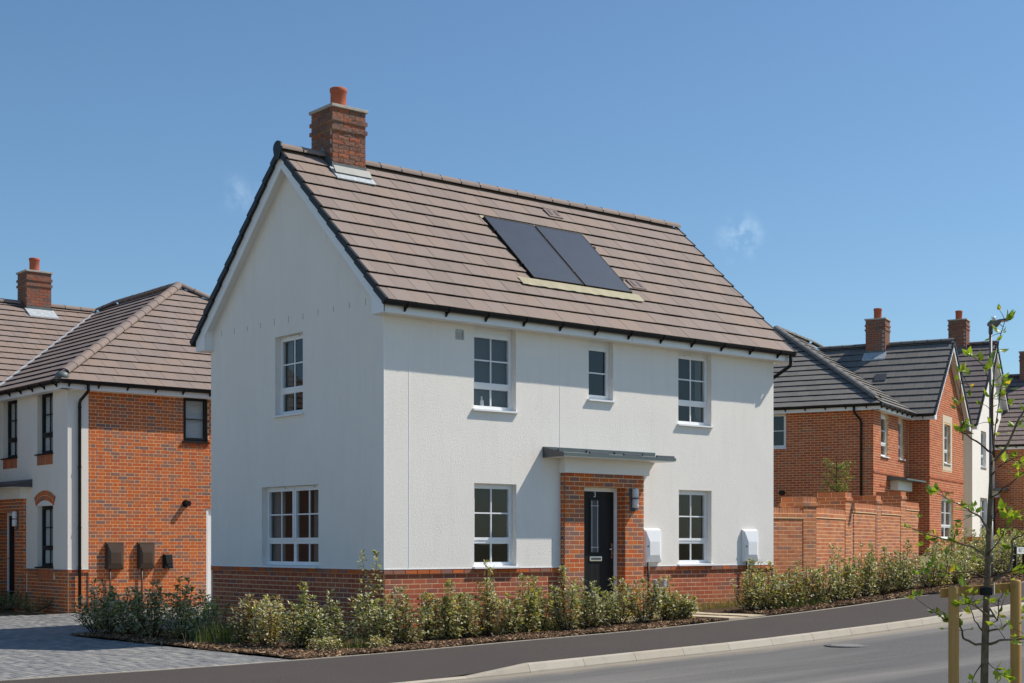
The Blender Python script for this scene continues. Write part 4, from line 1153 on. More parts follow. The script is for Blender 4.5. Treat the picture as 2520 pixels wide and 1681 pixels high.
fops = [(12.71, 13.583, 3.36, 4.73), (14.755, 15.62, 3.36, 4.73), (12.70, 13.583, .87, 2.228), (14.235, 15.9, .3, 2.45)]
wf = MB(); wf.holes(LF, YL, 15.9, ZD, 4.70, fops, 0, .13); wf.holes(LS, XL, .548, ZD, 4.70, [], 0, 0)
wf.fbox(LS, .5475, .5525, -.03, .0, ZD, 4.69)
wf.build('rendered_wall', 'render_cream', lr)
MB().fbox(LS, XL, .548, .0005, .009, ZD - .004, ZD + .006).fbox(LF, YL, 14.235, .0005, .009, ZD - .004, ZD + .006).fbox(LF, YL - .004, YL + .01, -.006, .004, ZD, 4.68).build('render_bead', 'upvc_white', lr)
lp_ = MB(); lp_.holes(LF, YL + .012, 14.24, -.3, ZD - .003, [], -.0272, 0); lp_.holes(LS, XL + .012, .55, -.3, ZD - .003, [], -.0272, 0)
lpl = lp_.build('plinth', 'mortar', lr)
apron = (12.68, 13.60, ZD - .225, ZD)
HL.brickwork(lpl, LF, YL + .024, 14.23, -.25, ZD - .075, 'brick_multi', ops=[apron], bond='flemish', zref=ZD, d=-.026); HL.brickwork(lpl, LS, XL + .026, .545, -.25, ZD - .075, 'brick_multi', bond='flemish', zref=ZD, d=-.026)
HL.brickwork(lpl, LF, YL, 14.23, ZD - .075, ZD, 'brick_multi', ops=[apron], zref=ZD, d=.003); HL.brickwork(lpl, LS, XL, .545, ZD - .075, ZD, 'brick_multi', zref=ZD, d=.003)
def soldiers(Hh, part, f, a0, a1, z0, z1, mat, d=.004):
    n = max(1, round((a1 - a0) / .075)); w_ = (a1 - a0) / n
    MB().fbox(f, a0, a1, d - .03, d - .0015, z0, z1).build('soldier_backing', 'mortar', part)
    for i in range(n): Hh.bricks.append((part, f, a0 + i * w_ + .004, a0 + (i + 1) * w_ - .004, z0 + .003, z1 - .003, d, mat, None, 0))
soldiers(HL, lpl, LF, 12.69, 13.59, ZD - .225, ZD - .003, 'brick_multi', .002)
for a0, a1 in ((12.71, 13.583), (14.755, 15.62)):
    soldiers(HL, lpl, LF, a0, a1, 3.125, 3.345, 'brick_multi', .006)
# segmental brick arch over the ground floor window, white tympanum below it
arch = MB(); acx, half, zs, rise = 13.14, .47, 2.235, .115
Rr = (half * half + rise * rise) / (2 * rise); zc = zs + rise - Rr
ang = math.asin(half / Rr); nv = 13
HLa = MB().prism([LF.pt(acx + (Rr + .02) * math.sin(-ang + 2 * ang * i / 16), .001, zc + (Rr + .02) * math.cos(-ang + 2 * ang * i / 16)) for i in range(17)] + [LF.pt(acx + (Rr + .215) * math.sin(ang - 2 * ang * i / 16), .001, zc + (Rr + .215) * math.cos(ang - 2 * ang * i / 16)) for i in range(17)], LF.n * .0135).build('window_arch', 'mortar', lr)
for ring in (0, 1):
    for i in range(nv):
        t0 = -ang * 1.04 + 2.08 * ang * (i + .06) / nv; t1 = -ang * 1.04 + 2.08 * ang * (i + .94) / nv; r0 = Rr + ring * .112; r1 = r0 + .1025
        MB().prism([LF.pt(acx + r * math.sin(t), .002, zc + r * math.cos(t)) for r, t in ((r0, t0), (r0, t1), (r1, t1), (r1, t0))], LF.n * .014).build('brick', 'brick_multi', HLa)
MB().prism([LF.pt(acx + Rr * math.sin(-ang + 2 * ang * i / 16), .001, zc + Rr * math.cos(-ang + 2 * ang * i / 16)) for i in range(17)], LF.n * .006).build('tympanum', 'upvc_white', lr)
wk = dict(fm='anthracite', bar='anthracite', sillm='anthracite', rev=.11)
window(HL, LF, 12.71, 13.583, 3.36, 4.72, blind='venetian', **wk); window(HL, LF, 14.755, 15.62, 3.36, 4.72, blind='venetian', **wk); window(HL, LF, 12.70, 13.583, .87, 2.228, blind='venetian', **wk)
window(HL, LS, 2.785, 3.40, 3.69, 4.71, lower=False, vbar=False, blind='venetian', **dict(wk, rev=.05))
# porch, canopy and front door of this house
LP = F((XL - .10, 0, 0), (0, 1, 0), (-1, 0, 0)); dop = (14.66, 15.62, -.3, 2.12)
pm = MB(); pm.holes(LP, 14.24, 16.0, -.2, 2.42, [dop], -.0012, .22); lpo = pm.build('porch', 'mortar', lr)
HL.brickwork(lpo, LP, 14.232, 16.0, -.2, 2.41, 'brick_multi', ops=[dop], zref=2.12)
LPs = F((XL - .10, 14.232, 0), (1, 0, 0), (0, -1, 0)); MB().holes(LPs, .01, .10, -.2, 2.42, [], -.0012, 0).build('porch_return', 'mortar', lpo); HL.brickwork(lpo, LPs, 0, .10, -.2, 2.41, 'brick_multi', bond='header', zref=2.12)
LPr = F((XL - .10, 15.62, 0), (1, 0, 0), (0, -1, 0)); HL.brickwork(lpo, LPr, 0, .2, -.2, 2.11, 'brick_multi', zref=2.12, d=.01)
LPl = F((XL - .10, 14.66, 0), (1, 0, 0), (0, 1, 0)); HL.brickwork(lpo, LPl, 0, .2, -.2, 2.11, 'brick_multi', zref=2.12, d=.01)
cb = MB().box(XL - .165, XL, 14.15, 16.05, 2.41, 2.66); lcan = bevel(cb.build('canopy', 'gloss_white', lr), .004)
MB().hexa([(XL - .50, 13.86, 2.66), (XL, 13.86, 2.66), (XL, 16.35, 2.66), (XL - .50, 16.35, 2.66), (XL - .50, 13.86, 2.70), (XL, 13.86, 2.84), (XL, 16.35, 2.84), (XL - .50, 16.35, 2.70)]).build('canopy_roof', 'steel_dark', lcan)
MB().hexa([(XL - .485, 13.875, 2.652), (XL - .01, 13.875, 2.652), (XL - .01, 16.3, 2.652), (XL - .485, 16.3, 2.652), (XL - .485, 13.875, 2.661), (XL - .01, 13.875, 2.661), (XL - .01, 16.3, 2.661), (XL - .485, 16.3, 2.661)]).build('canopy_soffit', 'gloss_white', lcan)
MB().ring(F((XL + .12, 0, 0), (0, 1, 0), (-1, 0, 0)), 14.67, 15.61, -.1, 2.115, .07, -.05, .03).build('door_frame', 'upvc_white', lr)
ld_ = MB().fbox(F((XL + .12, 0, 0), (0, 1, 0), (-1, 0, 0)), 14.74, 15.54, -.03, .01, .0, 2.05).build('front_door', 'door_black', lr)
MB().tube([(XL + .10, 15.46, 1.06), (XL + .05, 15.46, 1.06), (XL + .045, 15.36, 1.06)], .011, 8).build('handle', 'chrome', ld_)
ll = MB().box(XL - .125, XL - .10, 14.40, 14.52, 1.72, 2.14).build('wall_lamp', 'lamp_grey', lr)
for z0, z1 in ((1.79, 1.945), (1.965, 2.125)): MB().lathe([(.05, 0), (.056, .01), (.056, z1 - z0 - .01), (.05, z1 - z0)], (XL - .175, 14.46, z0), 16).build('lamp_cover', 'lamp_lens', ll, True)
# meter cupboards, charger, flue, side door
meter_box(HL, LS, .93, 1.325, .84, 1.405, .12, 'brown_plastic', 1.02, 0.0); meter_box(HL, LS, 1.67, 2.05, .845, 1.405, .12, 'brown_plastic', 1.76, 0.0, True)
cg = MB(); q = LS.pt
cg.hexa([q(2.27, .005, .845), q(2.47, .005, .845), q(2.47, .005, 1.165), q(2.27, .005, 1.165), q(2.27, .135, .845), q(2.47, .135, .845), q(2.47, .10, 1.165), q(2.27, .10, 1.165)])
chg = bevel(cg.build('car_charger', 'plastic_black', lr), .012)
MB().hexa([q(2.30, .11, .955), q(2.44, .11, .955), q(2.455, .08, 1.15), q(2.285, .08, 1.15), q(2.31, .150, .955), q(2.43, .150, .955), q(2.445, .118, 1.145), q(2.295, .118, 1.145)]).build('fascia_plate', 'anthracite', chg)
MB().fbox(LS, 2.345, 2.415, .128, .137, .915, .93).build('socket', 'lamp_grey', chg)
fl = MB().tube([q(2.84, -.02, 2.30), q(2.84, .16, 2.30)], .06, 16).build('flue', 'plastic_black', lr)
MB().tube([q(2.84, .0, 2.30), q(2.84, .02, 2.30)], .085, 16).build('flange', 'plastic_black', fl)
sdr = MB().ring(LS, 3.36, 4.295, -.1, 2.215, .06, -.12, -.02).build('side_door_frame', 'upvc_white', lr); MB().fbox(LS, 3.41, 4.245, -.10, -.06, 0, 2.16).build('side_door', 'upvc_white', lr)
# eaves of the left house
def eaves_box(Hh, f, a0, a1, zb, ov=.24, h=.18):
    fa = bevel(MB().fbox(f, a0, a1, ov - .018, ov, zb, zb + h).build('fascia', 'upvc_white', Hh.root), .003)
    MB().fbox(f, a0, a1, 0, ov - .0185, zb + .006, zb + .012).build('soffit', 'soffit_white', Hh.root)
ZE = 4.845
eaves_box(HL, LS, XL - .222, 9.6, 4.675); eaves_box(HL, F((XL, 0, 0), (0, 1, 0), (-1, 0, 0)), YL - .24, 15.9, 4.675)
gutter(HL, (XL - .36, YL - .24, 4.865), (9.6, YL - .24, 4.865), (0, -1, 0), first=.28, step=.66); gutter(HL, (XL - .24, YL - .36, 4.865), (XL - .24, 15.7, 4.865), (-1, 0, 0), first=.35, step=.66)
yy = YL - .045
downpipe(HL, [(.42, YL - .30, 4.82), (.42, YL - .30, 4.66), (.40, YL - .25, 4.60), (.34, YL - .07, 4.46), (.335, yy, 4.40), (.335, yy, 0.0)], clips=[(.335, yy, z) for z in (4.3, 3.02, 1.72, .86)])
# roof of the left house
lroof = MB().box(.3, 9.2, 12.2, 15.4, 4.70, 4.71).build('roof', 'underlay', lr)
ex, ey = XL - .33, YL - .33; Ax, Ay, Az = ex + 5.0, 16.03, 7.955; By = 19.85
def facet(Hh, part, o, ax, upxy, rise_per, plan, mat, **kw):
    """plan polygon (x, y) on a slope rising rise_per per metre along upxy from origin o"""
    o = Vector(o); ux = Vector((upxy[0], upxy[1], 0)).normalized(); up = Vector((ux.x, ux.y, rise_per)).normalized(); k = 1 / math.sqrt(1 / (1 + rise_per ** 2))
    axv = Vector((ax[0], ax[1], 0)).normalized()
    Hh.slope(part, o, axv, up, [((Vector((x, y, 0)) - Vector((o.x, o.y, 0))).dot(axv), (Vector((x, y, 0)) - Vector((o.x, o.y, 0))).dot(ux) * k) for x, y in plan], mat, **kw)
facet(HL, lroof, (ex, ey, ZE), (1, 0), (0, 1), (Az - ZE) / (Ay - ey), [(ex, ey), (ex + 10, ey), (Ax, Ay)], 'tile_brown')
facet(HL, lroof, (ex, ey, ZE), (0, 1), (1, 0), (Az - ZE) / 5.0, [(ex, ey), (Ax, Ay), (Ax, By), (4.5, 20.45), (ex, 15.5)], 'tile_brown')
kb = (7.80 - ZE) / 4.95
facet(HL, lroof, (ex, 15.5, ZE), (1, 0), (0, 1), kb, [(-9, 15.5), (ex, 15.5), (4.5, 20.45), (-9, 20.45)], 'tile_brown')
facet(HL, lroof, (ex + 10, ey, ZE), (0, 1), (-1, 0), (Az - ZE) / 5.0, [(ex + 10, ey), (Ax, Ay), (Ax, By), (ex + 10, 24)], 'tile_brown', tiles=False)
facet(HL, lroof, (ex, 25.4, ZE), (1, 0), (0, -1), kb, [(-9, 25.4), (ex + 10, 25.4), (4.5, 20.45), (-9, 20.45)], 'tile_brown', tiles=False)
HL.finish_tiles(300)
ridge_run(lroof, (ex + .16, ey + .14, ZE + .17), (Ax, Ay, Az + .04), .125, 'tile_brown', name='hip_tile'); ridge_run(lroof, (ex + 9.84, ey + .14, ZE + .17), (Ax, Ay, Az + .04), .125, 'tile_brown', name='hip_tile')
ridge_run(lroof, (Ax, Ay, Az + .04), (Ax, By, Az + .04), .125, 'tile_brown'); ridge_run(lroof, (Ax, By, Az + .04), (4.5, 20.45, 7.83), .125, 'tile_brown', name='hip_tile'); ridge_run(lroof, (4.45, 20.45, 7.83), (3.12, 20.45, 7.83), .125, 'tile_brown'); ridge_run(lroof, (2.33, 20.45, 7.83), (-9, 20.45, 7.83), .125, 'tile_brown')
vl = MB(); va_, vb_ = Vector((ex, 15.5, ZE + .05)), Vector((4.5, 20.45, 7.85)); dv = (vb_ - va_).normalized().cross(Vector((0, 0, 1))) * .05
vl.quad(va_ - dv, vb_ - dv, vb_ + dv, va_ + dv).build('valley', 'lead_bright', lroof)
sadl = MB().lathe([(.14, -.03), (.15, .03), (.12, .10), (.05, .13)], (ex + .12, ey + .12, ZE + .06), 12).build('hip_end', 'lead_grey', lroof, smooth=True)
lch = chimney(HL, 2.40, 3.07, 20.10, 20.76, 7.0, 8.66, 'brick_stock', pot=.135)
MB().box(2.385, 3.085, 20.085, 20.12, 7.52, 7.74).build('front_flashing', 'lead_grey', lch)
pz = lambda y: ZE + (y - 15.5) * kb
MB().hexa([(2.34, 19.72, pz(19.72) + .03), (3.13, 19.72, pz(19.72) + .03), (3.13, 20.1, pz(20.1) + .03), (2.34, 20.1, pz(20.1) + .03), (2.34, 19.72, pz(19.72) + .07), (3.13, 19.72, pz(19.72) + .07), (3.13, 20.1, pz(20.1) + .09), (2.34, 20.1, pz(20.1) + .09)]).build('apron', 'lead_bright', lch)
HL.finish_bricks(300, hide=lambda r_, pr: pr[0] > 517)
MB().quad((9.43, YL, -.3), (9.43, 24.5, -.3), (9.43, 24.5, 4.8), (9.43, YL, 4.8)).quad((XL, 15.9, -.3), (-8.6, 15.9, -.3), (-8.6, 15.9, 4.8), (XL, 15.9, 4.8)).quad((-8.6, 15.9, -.3), (-8.6, 25, -.3), (-8.6, 25, 4.8), (-8.6, 15.9, 4.8)).quad((-8.6, 25, -.3), (9.43, 25, -.3), (9.43, 25, 4.8), (-8.6, 25, 4.8)).build('rear_wall', 'brick_stock', lr)

# ------------------------------------------------------------------ houses along the bend of the road
RR = R(21.58)
r1 = empty('red_brick_house', (23.51, 8.477, 0), RR, 'red brick house with dark grey roof and projecting gable, behind the garden wall', 'house')
bpy.context.view_layer.update()
H1 = House(r1); dz = .56
S1 = F((0, 0, 0), (0, 1, 0), (-1, 0, 0)); F1 = F((0, 0, 0), (1, 0, 0), (0, -1, 0)); pj = .68
G1 = F((0, -pj, 0), (1, 0, 0), (0, -1, 0)); GS = F((4.3, -pj, 0), (0, 1, 0), (-1, 0, 0))
gx0, gx1, gax = 4.3, 9.5, 6.9
sop = [(2.68, 3.6, 4.325, 5.40)]; fop = [(.88, 1.78, 4.05, 5.40), (3.02, 3.72, 4.08, 5.40), (.88, 1.75, 1.56, 2.94), (2.25, 3.25, -.2, 2.9)]
gop = [(6.42, 7.38, 4.09, 5.47), (6.0, 7.85, 1.565, 2.93)]
zgp = 5.545 + (gax - gx0 + .3) * .914 - .05
m = MB(); m.holes(S1, .01, 9, .2, 5.42, sop, -.0012, .08); m.holes(F1, .01, gx0, .2, 5.42, fop, -.0012, .09); m.holes(G1, gx0 + .01, gx1 - .01, .2, 5.42, gop, -.0012, .10)
m.quad(G1.pt(gx0 + .01, -.0012, 5.42), G1.pt(gx1 - .01, -.0012, 5.42), G1.pt(gx1 - .01, -.0012, 5.7), G1.pt(gax, -.0012, zgp), G1.pt(gx0 + .01, -.0012, 5.7)); m.holes(GS, .01, pj, .2, 5.42, [], -.0012, 0)
m.quad((gx1, -pj, .2), (gx1, 9, .2), (gx1, 9, 5.45), (gx1, -pj, 5.45)); m.quad((0, 9, .2), (gx1, 9, .2), (gx1, 9, 5.45), (0, 9, 5.45))
wl1 = m.build('wall', 'mortar', r1)
H1.brickwork(wl1, S1, 0, 7.2, 1.2, 5.40, 'brick_far', ops=sop, zref=0); H1.brickwork(wl1, F1, 0, gx0 - .02, .9, 5.40, 'brick_far', ops=fop, zref=0)
stone = (6.17, 7.63, 3.86, 5.71)
H1.brickwork(wl1, G1, gx0, gx1, .7, 5.70, 'brick_far', ops=[stone, gop[1]], zref=0)
H1.brickwork(wl1, G1, gx0, gx1, 5.70, zgp - .02, 'brick_far', ops=[stone], zref=0, poly=[(gx0, 5.6), (gx1, 5.6), (gx1, 5.72), (gax, zgp - .03), (gx0, 5.72)])
H1.brickwork(wl1, GS, 0, pj - .01, .7, 5.40, 'brick_far', zref=0)
for f_, a0, a1 in ((F1, 0, 4.3), (G1, gx0 - .02, gx1 + .02)): H1.brickwork(wl1, f_, a0, a1, 3.525, 3.60, 'brick_far', zref=0, d=.02)
H1.brickwork(wl1, G1, gx0 - .02, gx1 + .02, 1.425, 1.50, 'brick_far', zref=0, d=.02, ops=[(6.0, 7.85, 1.4, 1.55)])
H1.brickwork(wl1, G1, 5.9, 7.95, 3.15, 3.225, 'brick_far', zref=0, d=.02); H1.brickwork(wl1, F1, .75, 2.0, 3.15, 3.225, 'brick_far', zref=0, d=.02)
m = MB(); m.holes(G1, stone[0], stone[1], stone[2], stone[3], [gop[0]], .008, .11); m.build('stone_surround', 'cast_stone', r1)
window(H1, S1, 2.68, 3.6, 4.325, 5.40, lower=False, vbar=False, obscure=True, rev=.05); window(H1, F1, .88, 1.78, 4.05, 5.40, vbar=False, head=.1, blind='curtain', rev=.08, vent=True); window(H1, F1, 3.02, 3.72, 4.08, 5.40, vbar=False, head=.1, rev=.08)
window(H1, F1, .88, 1.75, 1.56, 2.94, blind='curtain', rev=.08); window(H1, G1, *gop[0], vent=True, rev=.09); window(H1, G1, *gop[1], lights=2, vbar=False, blind='curtain', rev=.09)
cn1 = MB().box(1.95, 3.75, -.26, 0, 3.07, 3.36).build('canopy', 'gloss_white', r1); MB().hexa([(1.6, -.62, 3.36), (4.1, -.62, 3.36), (4.1, 0, 3.36), (1.6, 0, 3.36), (1.6, -.62, 3.41), (4.1, -.62, 3.41), (4.1, 0, 3.5), (1.6, 0, 3.5)]).build('canopy_roof', 'canopy_grey', cn1)
MB().fbox(F1, 2.3, 3.2, -.09, -.05, .7, 2.88).build('front_door', 'door_black', r1); MB().ring(F1, 2.25, 3.25, .6, 2.9, .06, -.09, -.03).build('door_frame', 'upvc_white', r1)
MB().tube([S1.pt(2.79, -.01, 2.965), S1.pt(2.79, .15, 2.965)], .075, 14).build('flue', 'plastic_black', r1)
eaves_box(H1, S1, -.24, 9, 5.38); eaves_box(H1, F1, -.222, gx0, 5.38)
def barge(Hh, fy, x0, xm, x1, ze, k, ov=.22, wd=.26):
    for sg, (xa, xb) in ((1, (x0, xm)), (-1, (x1, xm))):
        pts = [(xa - sg * .24, ze - .165), (xa - sg * .24, ze + .06), (xb, ze + (abs(xb - xa) + .30) * k - .02), (xb, ze + (abs(xb - xa) + .30) * k - .02 - wd), (xa + sg * .04, ze + .30 * k - .02 - wd + .04 * k), (xa + sg * .04, ze - .165)]
        pv = [Vector((a, fy - ov, z)) for a, z in pts]; e = Vector((0, .02, 0))
        MB().add(pv + [p + e for p in pv], [(0, 1, 4, 5), (1, 2, 3, 4), (6, 7, 10, 11), (7, 8, 9, 10)] + [(i, (i + 1) % 6, 6 + (i + 1) % 6, 6 + i) for i in range(6)]).build('bargeboard', 'upvc_white', Hh.root)
        a = [Vector((xa + sg * .02, fy - ov + .02, ze + .02 * k + .1)), Vector((xb, fy - ov + .02, ze + (abs(xb - xa)) * k + .1))]
        MB().quad(a[0], a[1], a[1] + Vector((0, ov, 0)), a[0] + Vector((0, ov, 0))).build('verge_soffit', 'soffit_white', Hh.root)
        up = Vector((sg, 0, k)).normalized(); nn = Vector((-sg * k, 0, 1)).normalized(); o = Vector((xa - sg * .30, fy - ov - .035, ze)); Ls = (abs(xb - xa) + .30) * math.sqrt(1 + k * k); nu = max(1, round(Ls / .351))
        for i in range(nu):
            s0, s1 = Ls * i / nu, Ls * (i + 1) / nu + .01
            q = []
            for s_, h0, h1 in ((s0, .054, -.05), (s1, .024, -.07)):
                for y_ in (0, .05):
                    for h in (h1, h0): q.append(o + up * s_ + nn * h + Vector((0, y_, 0)))
            MB().add(q, [(0, 1, 5, 4), (2, 6, 7, 3), (1, 3, 7, 5), (0, 2, 3, 1), (4, 5, 7, 6), (0, 4, 6, 2)]).build('verge_unit', 'anthracite', Hh.root)
barge(H1, -pj, gx0, gax, gx1, 5.545, .914)
gutter(H1, (-.24, -.36, 5.565), (-.24, 9.2, 5.565), (-1, 0, 0), first=.5, step=.62); gutter(H1, (-.36, -.24, 5.565), (gx0 - .1, -.24, 5.565), (0, -1, 0), first=.35, step=.62)
gutter(H1, (gx0 - .24, -pj - .2, 5.565), (gx0 - .24, -.3, 5.565), (-1, 0, 0), first=.35, step=.62)
MB().box(gx0 - .24, gx0 - .222, -pj - .2, 0, 5.38, 5.56).build('fascia', 'upvc_white', r1)
downpipe(H1, [(-.30, .50, 5.52), (-.30, .50, 5.36), (-.26, .47, 5.28), (-.06, .36, 5.10), (-.045, .35, 5.0), (-.045, .35, .5)])
e1 = -.33; zE = 5.545; k33 = .649
rf1 = MB().box(.4, 4, .4, 8, 5.40, 5.41).build('roof', 'underlay', r1)
A1 = (4.49, 4.49); zA = zE + (A1[0] - e1) * k33
facet(H1, rf1, (e1, e1, zE), (0, 1), (1, 0), k33, [(e1, e1), (A1[0], A1[1]), (e1, 2 * A1[1] - e1)], 'tile_grey')
kk = k33 / .914; xv = lambda y: 4.0 + (y - e1) * kk
facet(H1, rf1, (e1, e1, zE), (1, 0), (0, 1), k33, [(e1, e1), (4.0, e1), (xv(A1[1]), A1[1]), A1], 'tile_grey')
facet(H1, rf1, (4.0, 0, zE), (0, 1), (1, 0), .914, [(4.0, -pj - .22), (gax, -pj - .22), (gax, e1 + (gax - 4.0) / kk), (4.0, e1)], 'tile_grey')
facet(H1, rf1, (9.8, 0, zE), (0, 1), (-1, 0), .914, [(9.8, -pj - .22), (gax, -pj - .22), (gax, 3.75), (9.8, 3.75)], 'tile_grey', tiles=False)
facet(H1, rf1, (e1, 2 * A1[1] - e1, zE), (1, 0), (0, -1), k33, [(e1, 2 * A1[1] - e1), (A1[0], A1[1]), (8.6, A1[1]), (13, 2 * A1[1] - e1)], 'tile_grey', tiles=False)
facet(H1, rf1, (e1, e1, zE), (1, 0), (0, 1), k33, [(gax, 3.75), (8.6, A1[1]), (7.2, A1[1])], 'tile_grey', tiles=False)
facet(H1, rf1, (13.2, e1, zE), (0, 1), (-1, 0), k33, [(13.2, e1), (8.6, A1[1]), (13.2, 9)], 'tile_grey', tiles=False)
H1.finish_tiles(300)
ridge_run(rf1, (e1 + .14, e1 + .14, zE + .16), (*A1, zA + .04), .125, 'tile_grey', name='hip_tile'); ridge_run(rf1, (*A1, zA + .04), (8.6, A1[1], zA + .04), .125, 'tile_grey'); ridge_run(rf1, (8.6, A1[1], zA + .04), (9.6, 3.45, zA - .62), .125, 'tile_grey', name='hip_tile')
zGr = zE + (gax - 4.0) * .914 + .035
ridge_run(rf1, (gax, -pj - .25, zGr), (gax, 1.28, zGr), .125, 'tile_grey'); ridge_run(rf1, (gax, 2.0, zGr), (gax, 3.75, zGr), .125, 'tile_grey')
c1_ = chimney(H1, gax - .33, gax + .33, 1.33, 2.0, 7.6, 9.08, 'brick_stock', pot=.135)
zl = zE + (gax - .33 - 4.0) * .914
MB().box(gax - .345, gax - .32, 1.315, 2.015, zl - .06, zl + .13).build('front_flashing', 'lead_grey', c1_)
ap = [(gax - .62, 1.28), (gax - .33, 1.28), (gax - .33, 2.05), (gax - .62, 2.05)]; zz = lambda x: zE + (x - 4.0) * .914
MB().hexa([(x, y, zz(x) + .03) for x, y in ap] + [(x, y, zz(x) + .075) for x, y in ap]).build('apron', 'lead_bright', c1_)
q = [(5.35, 1.02), (5.62, 1.02), (5.62, 1.40), (5.35, 1.40)]; MB().hexa([(x, y, zz(x) + .03) for x, y in q] + [(x, y, zz(x) + .085) for x, y in q]).build('vent_tile', 'steel_dark', rf1)
H1.finish_bricks(300, hide=lambda r_, pr: pr[0] < 1904 or pr[1] > 1330)

# white rendered house next along
O2 = (36.005, 13.178)
r2 = empty('white_gable_house', (*O2, 0), RR, 'white rendered gable fronted house beyond the red brick house', 'house')
bpy.context.view_layer.update()
H2 = House(r2); d2 = .89; w2 = 7.35; xm = w2 / 2; ze2 = 4.985 + d2; k2 = .885
F2 = F((0, 0, 0), (1, 0, 0), (0, -1, 0)); S2 = F((0, 0, 0), (0, 1, 0), (-1, 0, 0))
o2 = [(1.64, 2.68, 4.39, 5.80), (4.68, 5.70, 4.39, 5.80), (1.5, 2.9, 1.70, 3.2), (4.5, 5.5, .5, 3.0)]; zp2 = ze2 + (xm + .3) * k2 - .06
m = MB(); m.holes(F2, 0, w2, 1.68, ze2 + .2, o2, 0, .11); m.quad(F2.pt(0, 0, ze2 + .2), F2.pt(w2, 0, ze2 + .2), F2.pt(xm, 0, zp2)); m.quad(S2.pt(0, 0, 1.68), S2.pt(9, 0, 1.68), S2.pt(9, 0, ze2), S2.pt(0, 0, ze2)); m.quad((w2, 0, .5), (w2, 9, .5), (w2, 9, ze2), (w2, 0, ze2)); m.quad((0, 9, .5), (w2, 9, .5), (w2, 9, ze2), (0, 9, ze2)); m.build('wall', 'render_white', r2)
pl2 = MB().holes(F2, 0, w2, .5, 1.68, [(4.5, 5.5, .4, 1.7)], -.0212, 0).holes(S2, 0, 6, .5, 1.68, [], -.0212, 0).build('plinth', 'mortar', r2)
H2.brickwork(pl2, F2, 0, w2, .8, 1.68, 'brick_far', ops=[(4.5, 5.5, .4, 1.7)], zref=0, d=-.02); H2.brickwork(pl2, S2, 0, 3, .8, 1.68, 'brick_far', zref=0, d=-.02)
P2 = F((0, -.1, 0), (1, 0, 0), (0, -1, 0)); po2 = MB().holes(P2, 4.15, 5.9, .6, 3.28, [(4.55, 5.45, .5, 3.0)], -.0012, .2).build('porch', 'mortar', r2); H2.brickwork(po2, P2, 4.15, 5.9, .8, 3.28, 'brick_far', ops=[(4.55, 5.45, .5, 3.0)], zref=0)
for o in o2[:3]: window(H2, F2, *o, vent=o[2] > 3, lights=2 if o[1] - o[0] > 1.2 else 1, vbar=False)
MB().fbox(F2, 4.55, 5.45, -.12, -.08, .6, 2.98).build('front_door', 'door_black', r2); MB().ring(F2, 4.52, 5.48, .6, 3.0, .06, -.1, -.04).build('door_frame', 'upvc_white', r2)
cn2 = MB().box(4.05, 6.0, -.2, 0, 3.28, 3.54).build('canopy', 'gloss_white', r2); MB().box(3.75, 6.3, -.55, 0, 3.54, 3.62).build('canopy_roof', 'canopy_grey', cn2)
eaves_box(H2, S2, -.2, 9, ze2 - .165); barge(H2, 0, 0, xm, w2, ze2, k2); gutter(H2, (-.24, -.2, ze2 + .02), (-.24, 9, ze2 + .02), (-1, 0, 0), step=.7)
rf2 = MB().box(.4, 4, .4, 8, ze2 - .2, ze2 - .19).build('roof', 'underlay', r2)
facet(H2, rf2, (-.3, 0, ze2), (0, 1), (1, 0), k2, [(-.3, -.22), (xm, -.22), (xm, 9.2), (-.3, 9.2)], 'tile_mauve'); facet(H2, rf2, (w2 + .3, 0, ze2), (0, 1), (-1, 0), k2, [(w2 + .3, -.22), (xm, -.22), (xm, 9.2), (w2 + .3, 9.2)], 'tile_mauve', tiles=False)
H2.finish_tiles(300)
zr2 = ze2 + (xm + .3) * k2 + .035
ridge_run(rf2, (xm, -.25, zr2), (xm, .85, zr2), .125, 'tile_mauve'); ridge_run(rf2, (xm, 1.6, zr2), (xm, 9.2, zr2), .125, 'tile_mauve')
c2_ = chimney(H2, xm - .33, xm + .33, .9, 1.6, 8.5, zr2 + .95, 'brick_stock', pot=.135); MB().box(xm - .345, xm - .32, .88, 1.62, zr2 - .42, zr2 - .18).build('front_flashing', 'lead_grey', c2_)
H2.finish_bricks(300)

# third house, at the right edge
r3 = empty('corner_brick_house', (41.85, 11.55, 0), R(27), 'brick house at the right edge with mauve roof, beyond the lamp post', 'house')
bpy.context.view_layer.update()
H3 = House(r3); ze3 = 5.37; k3 = .74
S3 = F((0, 0, 0), (0, 1, 0), (-1, 0, 0)); F3 = F((0, 0, 0), (1, 0, 0), (0, -1, 0))
m = MB(); m.quad(S3.pt(.01, -.0012, .8), S3.pt(9, -.0012, .8), S3.pt(9, -.0012, ze3), S3.pt(.01, -.0012, ze3)); w3 = m.build('side_wall', 'mortar', r3); H3.brickwork(w3, S3, 0, 9, 1.0, ze3 - .15, 'brick_far', zref=0)
MB().quad(F3.pt(0, 0, .8), F3.pt(8, 0, .8), F3.pt(8, 0, ze3), F3.pt(4, 0, ze3 + 2.9), F3.pt(0, 0, ze3)).build('front_wall', 'render_white', r3); MB().fbox(S3, .0, .9, -.02, .006, 1.9, ze3 - .12).build('render_return', 'render_white', r3)
MB().quad((8, 0, .8), (8, 9, .8), (8, 9, ze3), (8, 0, ze3)).quad((0, 9, .8), (8, 9, .8), (8, 9, ze3), (4, 9, ze3 + 2.9), (0, 9, ze3)).build('rear_wall', 'brick_far', r3)
eaves_box(H3, S3, -.2, 9, ze3 - .165); gutter(H3, (-.24, -.2, ze3 + .02), (-.24, 9.2, ze3 + .02), (-1, 0, 0), step=.7)
